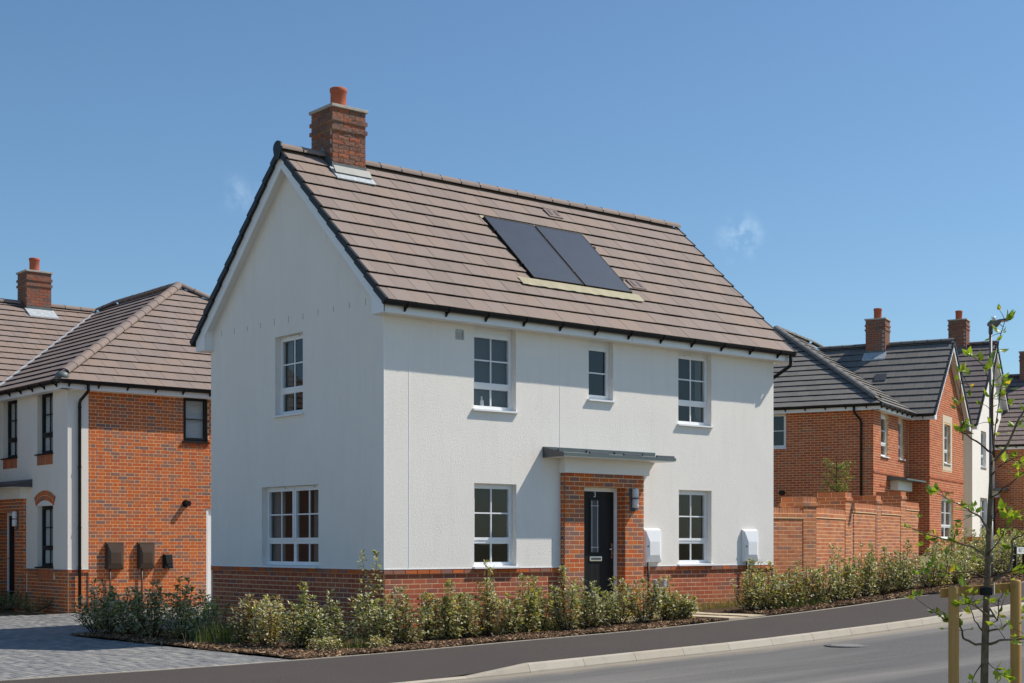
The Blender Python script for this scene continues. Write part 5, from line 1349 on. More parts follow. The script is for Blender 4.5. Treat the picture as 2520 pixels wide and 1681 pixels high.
rf3 = MB().box(.4, 4, .4, 8, ze3 - .2, ze3 - .19).build('roof', 'underlay', r3)
facet(H3, rf3, (-.3, 0, ze3), (0, 1), (1, 0), k3, [(-.3, -.25), (4, -.25), (4, 9.2), (-.3, 9.2)], 'tile_mauve'); facet(H3, rf3, (8.3, 0, ze3), (0, 1), (-1, 0), k3, [(8.3, -.25), (4, -.25), (4, 9.2), (8.3, 9.2)], 'tile_mauve', tiles=False)
H3.finish_tiles(300); ridge_run(rf3, (4, -.25, ze3 + 4.3 * k3 + .035), (4, 9.2, ze3 + 4.3 * k3 + .035), .125, 'tile_mauve')
chimney(H3, 3.67, 4.33, 2.3, 3.0, 7.6, ze3 + 4.3 * k3 + 1.0, 'brick_stock', pot=.135)
H3.finish_bricks(150)

# ------------------------------------------------------------------ stepped garden wall
gr = empty('garden_wall', (10.25, .2, 0), 0, 'stepped orange brick garden wall with piers, beside the white house', 'wall')
bpy.context.view_layer.update()
HW = House(gr)
N0 = F((0, 0, 0), (1, 0, 0), (0, -1, 0)); cw, sw_ = math.cos(RR), math.sin(RR)
N1 = F((0, 0, 0), (cw, sw_, 0), (sw_, -cw, 0))
def wall_run(f, a0, a1, top, brick_z0=.15):
    """a panel: stretchers, an oversailing course and a brick-on-edge coping"""
    body = MB().fbox(f, a0, a1, -.205, -.0012, brick_z0 - .4, top - .20).build('panel', 'mortar', gr)
    HW.brickwork(body, f, a0, a1, brick_z0, top - .185, 'brick_garden', zref=0)
    MB().fbox(f, a0, a1, -.225, .0208, top - .20, top - .110).build('coping_bed', 'mortar', body)
    HW.brickwork(body, f, a0, a1, top - .182, top - .112, 'brick_garden', zref=top - .184, d=.022)
    n = round((a1 - a0) / .075); w_ = (a1 - a0) / n
    MB().fbox(f, a0, a1, -.215, .0028, top - .112, top - .006).build('coping_core', 'mortar', body)
    for i in range(n): HW.bricks.append((body, f, a0 + i * w_ + .004, a0 + (i + 1) * w_ - .004, top - .104, top, .004, 'brick_garden', None, 0))
    cap = MB()
    for i in range(n): cap.fbox(f, a0 + i * w_ + .004, a0 + (i + 1) * w_ - .004, -.22, -.027, top - .104, top - .0005)
    cap.build('coping_top', 'brick_garden', body, kind='stuff')
def pier(f, c, top, wd=.44, back=.44, brick_z0=.15):
    a0, a1 = c - wd / 2, c + wd / 2
    body = MB().fbox(f, a0 + .0012, a1 - .0012, -back + .012, .0108, brick_z0 - .4, top - .15).build('pier', 'mortar', gr)
    fs = [(f, a0, a1)]
    fl_ = F(f.pt(a0, .012, 0), -f.n, -f.ax); fr2 = F(f.pt(a1, .012, 0), -f.n, f.ax)
    for ff, b0, b1 in ((f, a0, a1), (fl_, 0, back), (fr2, 0, back)):
        d0 = .012 if ff is f else 0
        HW.brickwork(body, ff, b0, b1, brick_z0 if ff is f else top - .9, top - .183, 'brick_garden', zref=top - .182, d=d0)
        HW.brickwork(body, ff, b0 - .025, b1 + .025, top - .180, top - .108, 'brick_garden', zref=top - .182, d=d0 + .025)
    MB().fbox(f, a0 - .0238, a1 + .0238, -back - .01, .0358, top - .178, top - .110).build('pier_string', 'mortar', body)
    n = 2; wb = back / n
    MB().fbox(f, a0 + .0012, a1 - .0012, -back + .006, .0108, top - .108, top - .006).build('pier_cap_core', 'mortar', body)
    for i in range(5):
        HW.bricks.append((body, f, a0 + i * wd / 5 + .004, a0 + (i + 1) * wd / 5 - .004, top - .104, top, .012, 'brick_garden', None, 0))
    for i in range(2):
        HW.bricks.append((body, fl_, i * wb + .004, (i + 1) * wb - .004, top - .104, top, 0, 'brick_garden', None, 0))
    MB().fbox(f, a0 + .004, a1 - .004, -back + .02, -.03, top - .1, top - .0007).build('pier_top', 'brick_garden', body)
wall_run(N0, -1.35, -.20, 2.085); pier(N0, -.02, 2.31, .40, .55)
wall_run(N1, .19, 2.42, 2.105); pier(N1, 2.66, 2.48, .46, .60); wall_run(N1, 2.89, 4.92, 2.27); pier(N1, 5.12, 2.485, .42, .60); wall_run(N1, 5.33, 7.16, 2.27); pier(N1, 7.41, 2.645, .48, .60); wall_run(N1, 7.65, 9.0, 2.415)
MB().fbox(N1, 4.985, 5.015, -.01, .0142, .3, 2.30).build('movement_joint', 'lamp_grey', gr)
HW.finish_bricks(300, hide=lambda r_, pr: pr[1] > 1400)

# ------------------------------------------------------------------ planting
def leaf_cloud(name, leaves, mat, parent):
    """leaves: (pos, dir, size, width, colour, droop) each a folded blade with its own colour"""
    v, f, c = [], [], []
    for p, d, ln, wd, colr, fold in leaves:
        d = d.normalized(); sd_ = d.cross(Vector((0, 0, 1)))
        if sd_.length < .05: sd_ = Vector((1, 0, 0))
        sd_.normalize(); a = random.uniform(-.9, .9); nn = sd_.cross(d)
        sd_ = (sd_ * math.cos(a) + nn * math.sin(a)); nn = sd_.cross(d)
        k = len(v); m = p + d * ln * .5
        v += [tuple(p), tuple(m + sd_ * wd + nn * fold * wd), tuple(p + d * ln - nn * ln * .12), tuple(m - sd_ * wd + nn * fold * wd), tuple(m)]
        f += [(k, k + 4, k + 1), (k + 4, k + 2, k + 1), (k, k + 3, k + 4), (k + 4, k + 3, k + 2)]
        c += [colr] * 5
    me = bpy.data.meshes.new(name); me.from_pydata(v, [], f); me.update(); me.materials.append(MATS[mat])
    at = me.color_attributes.new('col', 'FLOAT_COLOR', 'POINT')
    at.data.foreach_set('color', [x for q in c for x in (*q, 1.0)])
    o = bpy.data.objects.new(name, me); col.objects.link(o); o.parent = parent
    return o
PAL = {'green': ((.06, .080, .020), (.10, .125, .030), (.15, .17, .045), (.22, .225, .08)),
       'silver': ((.20, .21, .07), (.32, .31, .11), (.48, .45, .19), (.60, .56, .32)),
       'yellow': ((.30, .29, .06), (.48, .42, .08), (.60, .48, .07), (.38, .36, .11)),
       'brown': ((.28, .16, .075), (.42, .26, .13), (.22, .12, .06), (.48, .33, .18)),
       'lime': ((.15, .20, .04), (.23, .29, .06), (.31, .36, .085), (.12, .16, .035))}
def pick(mixw):
    t = random.random() * sum(mixw.values())
    for k, w_ in mixw.items():
        t -= w_
        if t <= 0: break
    c = random.choice(PAL[k]); q = random.uniform(.9, 1.4)
    return tuple(x * q for x in c)
def shrub(x, y, h, rad, mixw, label, stems=17, per=46, leaf=.064, group=None, lean=0., tall=None, cat='shrub', name='shrub', z=None, lw=.27, mat='shrub_leaf'):
    z0 = (zg(x, y) if z is None else z) + .01
    if tall is None and h > .6 and random.random() < .55: tall = h * random.uniform(1.08, 1.28)
    o = empty(name, (x, y, z0), random.uniform(0, 6.28), label, cat, group)
    st = MB(); leaves = []
    for i in range(stems):
        a = random.uniform(0, 6.283); rr = rad * math.sqrt(random.random()); hh = h * random.uniform(.62, 1.0) * (1 - .25 * (rr / rad) ** 2)
        if tall and i < 2: hh = tall * random.uniform(.9, 1); rr *= .35
        tip = Vector((math.cos(a) * rr + lean, math.sin(a) * rr, hh)); b0 = Vector((math.cos(a) * rr * .25, math.sin(a) * rr * .25, 0))
        mid = b0.lerp(tip, .5) + Vector((math.cos(a) * rr * .25, math.sin(a) * rr * .25, hh * .04))
        pts = [b0.lerp(mid, t / 3) if t <= 3 else mid.lerp(tip, (t - 3) / 3) for t in range(7)]
        pts = [p + Vector((random.uniform(-.012, .012), random.uniform(-.012, .012), 0)) for p in pts]
        st.tube(pts, [.0075 * (1 - .11 * k) for k in range(7)], 5, False)
        n = int(per * 1.75 * random.uniform(.7, 1.25) * (hh / h))
        for j in range(n):
            t = 1 - (random.random() ** 1.15) * .90
            k = min(5, int(t * 6)); p = pts[k].lerp(pts[k + 1], t * 6 - k)
            an = j * 2.4 + random.uniform(-.5, .5)
            out_ = random.uniform(.0, .13) * (1.2 - t)
            dr = Vector((math.cos(an), math.sin(an), random.uniform(-.55, .75) + (1.1 if t > .9 else 0)))
            p = p + Vector((math.cos(an), math.sin(an), random.uniform(-.2, .3))) * out_
            if out_ > .05 and random.random() < .15: st.tube([pts[k], p], .002, 3, False)
            leaves.append((p, dr, leaf * random.uniform(.6, 1.2), leaf * lw * random.uniform(.75, 1.2), pick(mixw if t > .3 or random.random() < .6 else {'brown': 3, 'yellow': 1, 'green': 1}), random.uniform(.1, .6)))
    st.build('stem', 'twig', o); leaf_cloud('foliage', leaves, mat, o)
    return o
g_ = {'green': 5, 'silver': 3, 'lime': .6}
gd = {'green': 7, 'silver': 2.2, 'lime': .6, 'yellow': .2}
sv = {'silver': 6, 'green': 3, 'lime': 1.3, 'yellow': .9}
yl = {'yellow': 2.6, 'silver': 3.6, 'green': 2.2, 'lime': 2.2, 'brown': .5}
bn = {'brown': 6, 'yellow': 1.5, 'silver': 1.5, 'green': .6}
hy = {'silver': 4, 'yellow': 2, 'green': 2.6, 'brown': .7, 'lime': 1.5}
gl = 'shrubs edging the driveway bed'; gf = 'shrubs along the front of the white house'; gh = 'hedge shrubs beside the footpath'
shrub(-2.20, 5.25, .74, .40, gd, 'dark green shrub at the far tip of the driveway bed', 20, 48, group=gl)
shrub(-2.28, 4.55, .80, .42, gd, 'dark green shrub second from the far tip of the driveway bed', 20, 48, group=gl)
shrub(-2.25, 3.80, .82, .44, gd, 'dark green shrub below the two brown meter boxes', 22, 50, group=gl)
shrub(-2.25, 3.05, .84, .44, gd, 'dark green shrub below the black car charger', 22, 50, group=gl)
shrub(-2.15, 2.30, .86, .42, {'green': 4, 'lime': 3, 'silver': 3, 'yellow': .6}, 'bushy half lit shrub with a tall shoot near the gap in the bed', 22, 50, group=gl, tall=1.02)
shrub(-2.05, 1.72, .78, .34, {'lime': 4, 'yellow': 2, 'silver': 3, 'green': 1.5}, 'bright yellow green shrub on the house side of the grassy gap', 20, 46, group=gl)
shrub(-1.92, .72, .78, .24, bn, 'withered brown shrub below the wide gable window', 15, 42, group=gf)
shrub(-1.88, .30, .84, .28, {'yellow': 4, 'lime': 3, 'silver': 2, 'green': 1.5}, 'yellowish shrub beside the withered one below the wide gable window', 15, 44, group=gf)
shrub(-2.02, -.18, .74, .30, dict(bn, yellow=3), 'half brown shrub at the bend of the bed', 15, 42, group=gf)
shrub(-1.85, -.62, .80, .36, {'yellow': 2.6, 'lime': 2.6, 'silver': 3, 'green': 2.4}, 'leafy yellow green shrub right of the half brown shrub', 20, 48, group=gf, tall=.95)
shrub(-1.62, -1.05, .66, .32, g_, 'low grey green shrub left of the tallest shrub', 18, 46, group=gf)
shrub(-1.98, -1.45, .24, .26, {'silver': 5, 'yellow': 2, 'brown': 1.5, 'lime': 1}, 'tiny pale shrub at the corner of the bed by the driveway', 11, 30, .04, group=gf)
shrub(-.98, -1.15, .86, .46, sv, 'tallest shrub, standing in front of the house corner', 26, 52, group=gf, tall=1.36)
shrub(-.55, -1.25, .70, .34, g_, 'dense grey green shrub right of the tallest shrub', 20, 50, group=gf)
shrub(-1.25, -1.62, .20, .22, {'silver': 4, 'brown': 3, 'yellow': 2}, 'tiny dried shrub at the path edge in front of the tallest shrub', 10, 26, .038, group=gf)
fr_list = [(-.03, .74, .20, yl), (.28, .70, .22, yl), (.66, .74, .26, sv), (1.00, .98, .20, hy), (1.36, .68, .26, yl), (1.70, .74, .22, hy), (2.05, .76, .24, yl), (2.44, .86, .27, sv), (2.98, .80, .36, g_), (3.62, .70, .34, sv), (4.10, .84, .32, dict(g_, yellow=1)), (4.72, .62, .20, hy), (4.98, .46, .28, sv)]
place = ['first', 'second', 'third', 'fourth', 'fifth', 'sixth', 'seventh', 'eighth', 'ninth', 'tenth', 'eleventh', 'twelfth', 'thirteenth']
look = ['yellow speckled', 'golden leaved', 'silvery', 'tall straggly', 'thin yellowing', 'pale mottled', 'yellow tipped', 'upright silvery', 'dense green', 'rounded silvery', 'bushy green', 'sparse', 'low spreading']
for (x, h, rd, mx_), pn, lk in zip(fr_list, place, look):
    shrub(x, -1.28 + random.uniform(-.1, .1), h, rd, mx_, f'{lk} shrub, {pn} right of the house corner', 12 + int(rd * 26), 46, group=gf)
hx = [(6.75, .78), (7.15, .74), (7.6, .82), (8.05, .72), (8.5, .84), (8.95, .86), (9.4, .80), (9.9, .86), (10.45, .82), (11.0, .86), (11.6, .80), (12.2, .84), (12.9, .86), (13.6, .80)]
place2 = place + ['fourteenth', 'fifteenth', 'sixteenth', 'seventeenth', 'eighteenth', 'nineteenth', 'twentieth', 'twenty first', 'twenty second', 'twenty third', 'twenty fourth']
look2 = ['straggly yellow green', 'thin mottled', 'silvery yellow', 'broken gappy', 'dense silvery', 'tall silvery', 'golden mottled', 'full pale', 'broad silvery', 'dark green', 'dark dense', 'golden', 'pale grey', 'bushy pale', 'variegated', 'cream flecked', 'full variegated', 'rounded cream', 'pale variegated', 'tall cream', 'leafy pale', 'grey cream', 'distant pale', 'farthest pale']
pals = [yl, hy, hy, bn, sv, sv, yl, sv, sv, gd, g_, yl, sv, sv]
for i, (s_, h) in enumerate(hx):
    px, py, _ = frame(s_, .85 + random.uniform(-.1, .1)); shrub(px, py, h, .36, pals[i], f'{look2[i]} hedge shrub, {place2[i]} after the garden path', 19, 46, group=gh, z=G(s_))
cream = {'silver': 8, 'lime': 1.6, 'yellow': 1.2, 'green': 1.8}
for i in range(10):
    s_ = 14.6 + i * 1.05; px, py, _ = frame(s_, 1.25 + .35 * (i % 2)); j = i + 14
    shrub(px, py, .92 + .1 * (i % 3), .62, cream, f'{look2[j]} hedge shrub, {place2[j]} after the garden path', 24, 52, .07, group=gh, z=G(s_))
# low evergreens by the left-hand house
for x, y, h, rd, lb in ((-.32, 15.2, .50, .42, 'dark evergreen beside the left house door'), (-.30, 14.35, .46, .40, 'dark evergreen between the left house door and its arched window'), (-.26, 12.95, .36, .46, 'low dark evergreen under the arched window')):
    shrub(x, y, h, rd, {'green': 5, 'lime': 2.6}, lb, 20, 40, .05, cat='shrub', z=zg(x, y), lw=.2)
# shrubby tree looking over the garden wall
tx, ty = 16.68, 4.53
tr_ = empty('small_tree', (tx, ty, zg(tx, ty)), 0, 'small leafy tree looking over the garden wall', 'tree')
st = MB(); lv = []
st.tube([(0, 0, -.1), (.03, .02, .9), (-.02, 0, 1.8), (.02, .02, 2.9)], [.035, .03, .022, .008], 7)
for i in range(46):
    zb = random.uniform(1.1, 2.6); a = random.uniform(0, 6.283); ln = random.uniform(.25, .62) * (1.1 - .22 * zb / 1.5)
    p0 = Vector((0, 0, zb)); p1 = p0 + Vector((math.cos(a) * ln, math.sin(a) * ln, ln * random.uniform(.4, 1.1))); st.tube([p0, p0.lerp(p1, .5) + Vector((0, 0, -.03)), p1], [.008, .005, .002], 4, False)
    for j in range(38):
        t = random.uniform(.25, 1.05); p = p0.lerp(p1, t); an = random.uniform(0, 6.283)
        lv.append((p + Vector((random.gauss(0, .04), random.gauss(0, .04), random.gauss(0, .04))), Vector((math.cos(an), math.sin(an), random.uniform(-.4, .9))), random.uniform(.04, .075), .014, tuple(x_ * random.uniform(.8, 1.3) for x_ in random.choice(PAL['lime'] + PAL['green'][2:])), .3))
st.build('trunk', 'twig', tr_); leaf_cloud('crown', lv, 'bright_leaf', tr_)

# bark chips and grass
chips = MB()
def chip(x, y, z):
    a = random.uniform(0, 6.283); l_, w_, t_ = random.uniform(.018, .055), random.uniform(.007, .017), random.uniform(.003, .008); tilt = random.uniform(-.5, .5)
    u = Vector((math.cos(a), math.sin(a), tilt)); s_ = Vector((-math.sin(a), math.cos(a), random.uniform(-.4, .4))); n = u.cross(s_).normalized() * t_; c = Vector((x, y, z + .008))
    q = [c - u * l_ - s_ * w_, c + u * l_ - s_ * w_ * .6, c + u * l_ * .9 + s_ * w_, c - u * l_ * .8 + s_ * w_ * .7]
    chips.add([p - n for p in q] + [p + n for p in q], [(4, 5, 6, 7), (0, 1, 5, 4), (1, 2, 6, 5), (2, 3, 7, 6), (3, 0, 4, 7)])
for i in range(5200):
    x = random.uniform(-2.75, 5.2); y = -2.15 + abs(random.gauss(0, .5)); chip(x, min(y, -.1), zbed(x, min(y, -.1)))
for i in range(2600):
    y = random.uniform(-2.1, 5.0); x = -2.78 + abs(random.gauss(0, .45)); chip(min(x, -.1), y, zbed(min(x, -.1), y))
for i in range(3000):
    s_ = random.uniform(6.3, 22); d = .06 + abs(random.gauss(0, .4)); px, py, _ = frame(s_, d); chip(px, py, G(s_) + .03)
chips.build('bark_mulch', 'mulch_chip', None, kind='stuff')
gv, gf_, gc = [], [], []
def blade(x, y, z, h, cols):
    a = random.uniform(0, 6.283); b_ = random.uniform(.1, .6) * h; wd = random.uniform(.0022, .0045); k = len(gv)
    dx, dy = math.cos(a), math.sin(a); sx, sy = -dy * wd, dx * wd
    gv.extend([(x - sx, y - sy, z), (x + sx, y + sy, z), (x + dx * b_ * .35 + sx * .7, y + dy * b_ * .35 + sy * .7, z + h * .6), (x + dx * b_ * .35 - sx * .7, y + dy * b_ * .35 - sy * .7, z + h * .6), (x + dx * b_, y + dy * b_, z + h)])
    gf_.extend([(k, k + 1, k + 2, k + 3), (k + 3, k + 2, k + 4)]); c = random.choice(cols); q = random.uniform(.75, 1.3); gc.extend([tuple(t * q for t in c)] * 5)
DRY = ((.34, .26, .11), (.42, .32, .16), (.28, .22, .08), (.22, .20, .06)); GRN = ((.07, .11, .02), (.11, .16, .03), (.16, .20, .05), (.24, .22, .08))
for i in range(5200):
    x = random.uniform(.0, 10.0); y = -.04 - abs(random.gauss(0, .22)); blade(x, y, zbed(x, y), random.uniform(.05, .19), DRY if random.random() < .75 else GRN)
for i in range(1500):
    x, y = random.gauss(-1.95, .22), random.gauss(1.22, .22); blade(x, y, zbed(x, y), random.uniform(.1, .34), GRN)
for (cx, cy, n) in ((.5, -.95, 500), (1.2, -.9, 420), (1.9, -1.0, 500), (2.3, -1.1, 350), (3.3, -1.1, 300), (-1.35, -1.35, 300), (7.6, -1.35, 700), (8.2, -1.45, 400)):
    for i in range(n): x, y = random.gauss(cx, .22), random.gauss(cy, .12); blade(x, y, zg(x, y) + .02, random.uniform(.06, .24), GRN if random.random() < .8 else DRY)
me = bpy.data.meshes.new('grass'); me.from_pydata(gv, [], gf_); me.update(); me.materials.append(MATS['grass_blade'])
at = me.color_attributes.new('col', 'FLOAT_COLOR', 'POINT'); at.data.foreach_set('color', [x for q in gc for x in (*q, 1.0)])
go = bpy.data.objects.new('grass', me); col.objects.link(go); go['kind'] = 'stuff'

# ------------------------------------------------------------------ street furniture
# young street tree with its support, on the near verge
RT_, DP = Vector((math.cos(YAW), -math.sin(YAW), 0)), Vector((math.sin(YAW), math.cos(YAW), 0))
tb = Vector((-2.715, -11.858, zch(-2.7) + .10))
tree = empty('young_tree', tb, 0, 'young street tree with sparse bright leaves, tied to two wooden stakes', 'tree')
def T(r, z, d=0.): return RT_ * r + DP * d + Vector((0, 0, z - tb.z))
trunk_pts = [(-.01, -.1), (-.007, .33), (.0, .62), (.013, .95), (.02, 1.1), (.034, 1.45), (.048, 1.78), (.06, 2.05)]
MB().tube([T(r, z, .004 * i) for i, (r, z) in enumerate(trunk_pts)], [.032, .030, .028, .026, .025, .022, .018, .012], 10).build('trunk', 'bark', tree, True)
BR = [  # (points right/up in metres from the base line, start radius, depth drift)
 ([(.06, 2.03), (.055, 2.38), (.078, 2.7), (.115, 2.92), (.163, 3.07)], .0085, .05),
 ([(.06, 2.05), (.035, 2.3), (.03, 2.55), (-.06, 2.72), (-.15, 2.78)], .007, -.12),
 ([(.05, 2.06), (-.045, 2.12), (-.145, 2.19), (-.22, 2.23), (-.20, 2.28), (-.225, 2.42), (-.23, 2.65)], .008, -.16),
 ([(.055, 1.98), (.08, 2.12), (.12, 2.35), (.16, 2.55), (.20, 2.62)], .007, .2),
 ([(.07, 2.0), (.17, 2.14), (.23, 2.32), (.29, 2.42), (.36, 2.5)], .011, -.12),
 ([(.05, 1.90), (.14, 1.98), (.24, 2.03), (.33, 2.0)], .007, .22),
 ([(.04, 1.72), (.16, 1.83), (.25, 1.92), (.31, 1.98)], .006, -.2),
 ([(.03, 1.47), (-.05, 1.58), (-.135, 1.62), (-.23, 1.67), (-.42, 1.755)], .010, -.18),
 ([(.01, 1.27), (-.09, 1.36), (-.23, 1.40), (-.38, 1.44), (-.52, 1.49)], .009, .12),
 ([(.0, 1.13), (-.14, 1.175), (-.33, 1.165), (-.56, 1.155)], .007, -.25),
 ([(.06, 1.10), (.18, 1.17), (.21, 1.24), (.225, 1.40), (.29, 1.44), (.38, 1.5)], .013, .1),
 ([(.05, 1.14), (.13, 1.17), (.22, 1.18), (.32, 1.18)], .006, -.15),
 ([(.06, .83), (-.012, .85), (-.10, .91), (-.13, .93), (-.22, .925)], .012, -.15),
 ([(-.01, .61), (-.10, .63), (-.165, .67), (-.17, .75), (-.2, .78), (-.29, .81), (-.38, .88), (-.50, .97)], .010, .1),
 ([(.0, .62), (.09, .65), (.2, .665), (.31, .68)], .012, -.18),
 ([(.02, .72), (.15, .74), (.28, .82), (.36, .86)], .009, .2),
 ([(.02, .90), (.11, .80), (.13, .95), (.2, 1.02)], .007, .15),
 ([(-.03, .47), (-.09, .40), (-.14, .28), (-.18, .22)], .005, -.1),
 ([(-.02, .72), (-.06, .80), (-.10, .92), (-.12, 1.05)], .006, .14),
 ([(.0, .50), (.06, .44), (.12, .38)], .004, -.08),
 ([(.05, 1.55), (.10, 1.62), (.20, 1.66), (.27, 1.62)], .006, .14),
 ([(.02, 1.30), (.10, 1.42), (.14, 1.56)], .005, -.1)]
lshapes = []
for k in range(5):
    pr = [(0, 0), (.20, .26), (.14, .40), (.46, .46), (.42, .62), (.72, .40), (1.0, 0), (.74, -.36), (.42, -.60), (.48, -.44), (.15, -.42), (.22, -.24)]
    rn = random.Random(k); v = [(.5, 0, 0)]
    for a, b_ in pr: v.append((a * (1.12 if a > .9 else 1) + rn.uniform(-.04, .04), b_ * .58 * rn.uniform(.85, 1.1), .16 * abs(b_) - .14 * a * a + rn.uniform(-.03, .03)))
    n = len(pr); me = bpy.data.meshes.new('leaf'); me.from_pydata(v, [], [(0, 1 + i, 1 + (i + 1) % n) for i in range(n)]); me.update(); me.materials.append(MATS['sapling_leaf']); lshapes.append(me)
nleaf = 0; more = MB()
def put_leaf(p, d, size):
    global nleaf
    nleaf += 1
    d = d.normalized(); s_ = d.cross(Vector((0, 0, 1)))
    if s_.length < .05: s_ = Vector((1, 0, 0))
    s_.normalize(); a = random.uniform(-1.1, 1.1); n = s_.cross(d); s_ = s_ * math.cos(a) + n * math.sin(a); n = d.cross(s_)
    M = Matrix(((d.x, s_.x, n.x, p.x), (d.y, s_.y, n.y, p.y), (d.z, s_.z, n.z, p.z), (0, 0, 0, 1))) @ Matrix.Scale(size, 4)
    if nleaf <= 300: inst('leaf', random.choice(lshapes), M, tree)
    else:
        me_ = random.choice(lshapes); more.add([M @ q.co for q in me_.vertices], [tuple(q.vertices) for q in me_.polygons])
for pts, r0, dd in BR:
    n = len(pts); P3 = []
    for i, (r, z) in enumerate(pts): P3.append(T(r, z, dd * i / (n - 1) + random.uniform(-.01, .01)))
    fine = []
    for i in range(n - 1):
        for t in (0, .34, .67): fine.append(P3[i].lerp(P3[i + 1], t) + Vector((random.uniform(-1, 1), random.uniform(-1, 1), random.uniform(-1, 1))) * .006)
    fine.append(P3[-1])
    MB().tube(fine, [r0 * (1 - .72 * i / (len(fine) - 1)) for i in range(len(fine))], 7, True).build('branch', 'bark' if r0 > .0085 else 'twig', tree, True)
    L = len(fine)
    for c in ([L - 1, L - 1, int(L * .8), int(L * .62), int(L * .45)] if r0 < .0115 else [L - 1, L - 1, int(L * .7), int(L * .55)]):
        c = min(c, L - 1); base = fine[c]; tw = (fine[min(c + 1, L - 1)] - fine[max(c - 1, 0)]).normalized()
        for j in range(random.choice((2, 3, 3, 4)) if c < L - 1 else 3):
            d = tw * random.uniform(.1, .9) + Vector((random.uniform(-1, 1), random.uniform(-1, 1), random.uniform(-.55, .8))) * .8
            put_leaf(base + d * .012, d, random.uniform(.045, .085))
    if r0 > .006:
        for j in range(6):
            c = random.randrange(int(L * .3), L); d = Vector((random.uniform(-1, 1), random.uniform(-1, 1), random.uniform(-.3, .9))).normalized()
            e = fine[c] + d * random.uniform(.07, .17); MB().tube([fine[c], fine[c].lerp(e, .5) + Vector((0, 0, .008)), e], [.003, .0022, .0014], 5).build('twig', 'twig', tree)
            for q in range(2): put_leaf(e, d + Vector((random.uniform(-1, 1), random.uniform(-1, 1), random.uniform(-.5, .5))), random.uniform(.03, .06))
if more.v: more.build('leaves', 'sapling_leaf', tree, kind='stuff')
sup = empty('tree_support', tb, 0, 'pair of round timber stakes with a rail and strap holding the young tree', 'tree stake')
for r, top, d in ((-.248, 1.055, -.03), (.239, 1.10, .03)):
    b0 = T(r, top, d); MB().lathe([(.0385, 0), (.0392, .4), (.0392, b0.z + .07), (.036, b0.z + .085), (.02, b0.z + .088)], (b0.x, b0.y, -.08), 18).build('post', 'timber_post', sup, True)
rl = [T(-.325, 1.005, .045), T(.25, 1.05, .085)]
ax_ = (rl[1] - rl[0]).normalized(); upv = Vector((0, 0, 1)); nrm = ax_.cross(upv).normalized()
bevel(MB().hexa([rl[0] + upv * a * .036 + nrm * b_ * .012 for a, b_ in ((-1, -1), (-1, 1), (1, 1), (1, -1))] + [rl[1] + upv * a * .036 + nrm * b_ * .012 for a, b_ in ((-1, -1), (-1, 1), (1, 1), (1, -1))]).build('rail', 'timber_post', sup), .003)
c = T(.016, 1.02, .03); MB().lathe([(.043, -.03), (.047, -.02), (.047, .02), (.043, .03)], tuple(c), 14).build('strap', 'strap_black', sup, True)
c2 = T(.075, 1.03, .03); MB().box(c2.x - .004, c2.x + .004, c2.y - .004, c2.y + .004, c2.z - .045, c2.z + .055).build('tie', 'tie_white', sup)

# lamp post
lx, ly = 16.036, -.134; lz = .577
lamp = empty('street_lamp', (lx, ly, lz), 0, 'slim grey street lamp behind the young tree', 'street lamp')
MB().tube([(0, 0, -.2), (0, 0, 1.35)], .056, 14).build('base', 'lamp_grey', lamp, True); MB().tube([(0, 0, 1.35), (0, 0, 1.42), (0, 0, 5.60)], [.056, .038, .033], 14).build('pole', 'lamp_grey', lamp, True)
MB().lathe([(.042, 0), (.047, .05), (.045, .12), (.03, .22)], (0, 0, 5.42), 14).build('collar', 'steel_dark', lamp, True)
h16 = heading(16); od = Vector((math.sin(h16), -math.cos(h16), 0)); sdv = Vector((math.cos(h16), math.sin(h16), 0))
sec = [(-.07, .035, 5.66, 5.60), (-.03, .075, 5.70, 5.57), (.06, .10, 5.715, 5.535), (.14, .11, 5.72, 5.56), (.20, .115, 5.725, 5.655), (.34, .105, 5.735, 5.68), (.43, .06, 5.735, 5.69)]
vs = []
for t, wd, zt, zb in sec:
    for j in range(10):
        a = 2 * math.pi * j / 10; vs.append(od * t + sdv * (wd * math.cos(a)) + Vector((0, 0, (zt + zb) / 2 + (zt - zb) / 2 * math.sin(a))))
fs = [(i * 10 + j, i * 10 + (j + 1) % 10, (i + 1) * 10 + (j + 1) % 10, (i + 1) * 10 + j) for i in range(len(sec) - 1) for j in range(10)] + [tuple(range(10)), tuple(reversed(range(60, 70)))]
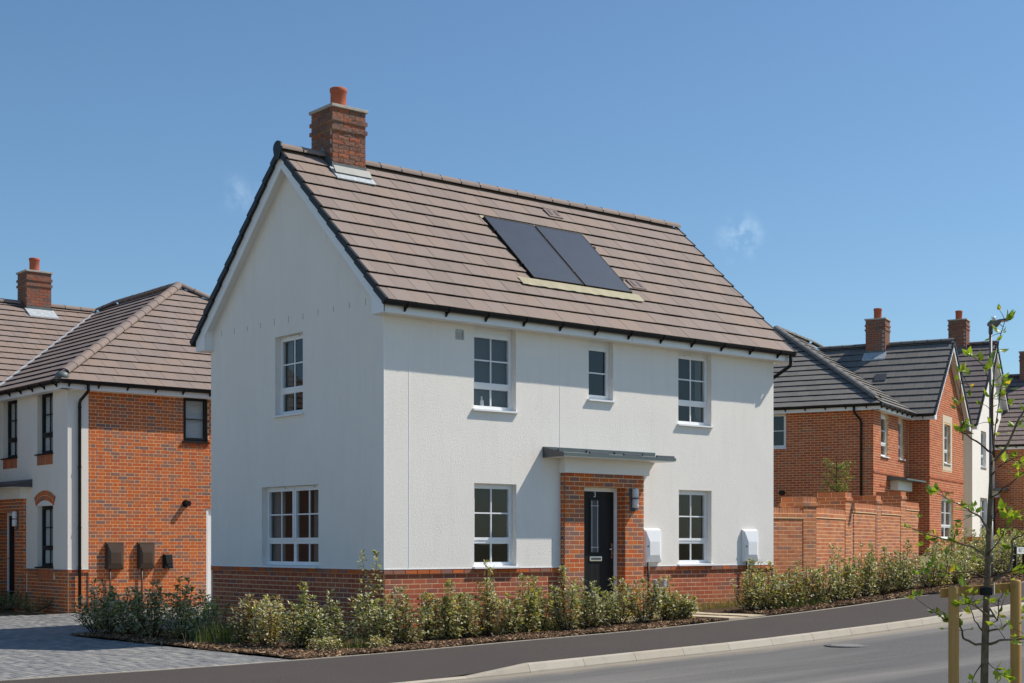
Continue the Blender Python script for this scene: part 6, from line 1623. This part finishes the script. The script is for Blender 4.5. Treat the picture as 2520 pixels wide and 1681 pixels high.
MB().add(vs, fs).build('lantern', 'lamp_grey', lamp, True)
p = od * .29; MB().box(p.x - .07, p.x + .07, p.y - .07, p.y + .07, 5.665, 5.675).build('lens', 'lamp_lens', lamp); p = od * .07; MB().lathe([(.04, 0), (.042, .05), (.03, .08), (.01, .09)], (p.x, p.y, 5.71), 12).build('photocell', 'lamp_lens', lamp, True)

# street name plate
sp1 = Vector((16.95, -.17, .545)); hs = R(16.3); sx = Vector((math.cos(hs), math.sin(hs), 0))
sg = empty('street_name_sign', sp1, hs, 'low street name plate on two black posts beyond the young tree', 'street sign')
for k in (0, .77):
    MB().box(k - .036, k + .036, -.036, .036, -.2, .80).build('post', 'paint_black', sg); MB().hexa([(k - .036, -.036, .80), (k + .036, -.036, .80), (k + .036, .036, .80), (k - .036, .036, .80), (k - .01, -.01, .825), (k + .01, -.01, .825), (k + .01, .01, .825), (k - .01, .01, .825)]).build('post_cap', 'lamp_grey', sg)
pt = MB().box(.037, .733, -.03, -.015, .625, .775).build('plate', 'sign_white', sg)
MB().ring(F((0, 0, 0), (1, 0, 0), (0, -1, 0)), .036, .734, .62, .78, .008, .012, .033).build('plate_edge', 'lamp_grey', sg)
text('URLEY C', Matrix.Translation((.385, -.0315, .70)) @ Matrix.Rotation(R(90), 4, 'X') @ Matrix.Diagonal((.92, 1, 1, 1)), .135, 'paint_black', pt, 'street_name')
# manhole cover in the carriageway
px, py, _ = 4.35, -5.25, 0; s_, d_ = 4.35, py + 2.2
zc_ = zroad(s_, d_)
mh = empty('manhole_cover', (px, py, zc_), 0, 'round patterned manhole cover in the road', 'manhole cover')
MB().lathe([(.36, -.02), (.36, .003), (.325, .003), (.325, .001), (.30, .001)], (0, 0, 0), 28).build('rim', 'cover_iron', mh)
kn = MB()
for i in range(-7, 8):
    for j in range(-7, 8):
        x, y = i * .042, j * .042
        if x * x + y * y < .088: kn.box(x - .014, x + .014, y - .014, y + .014, .0, .006)
kn.build('grip_pattern', 'cover_worn', mh, kind='stuff')
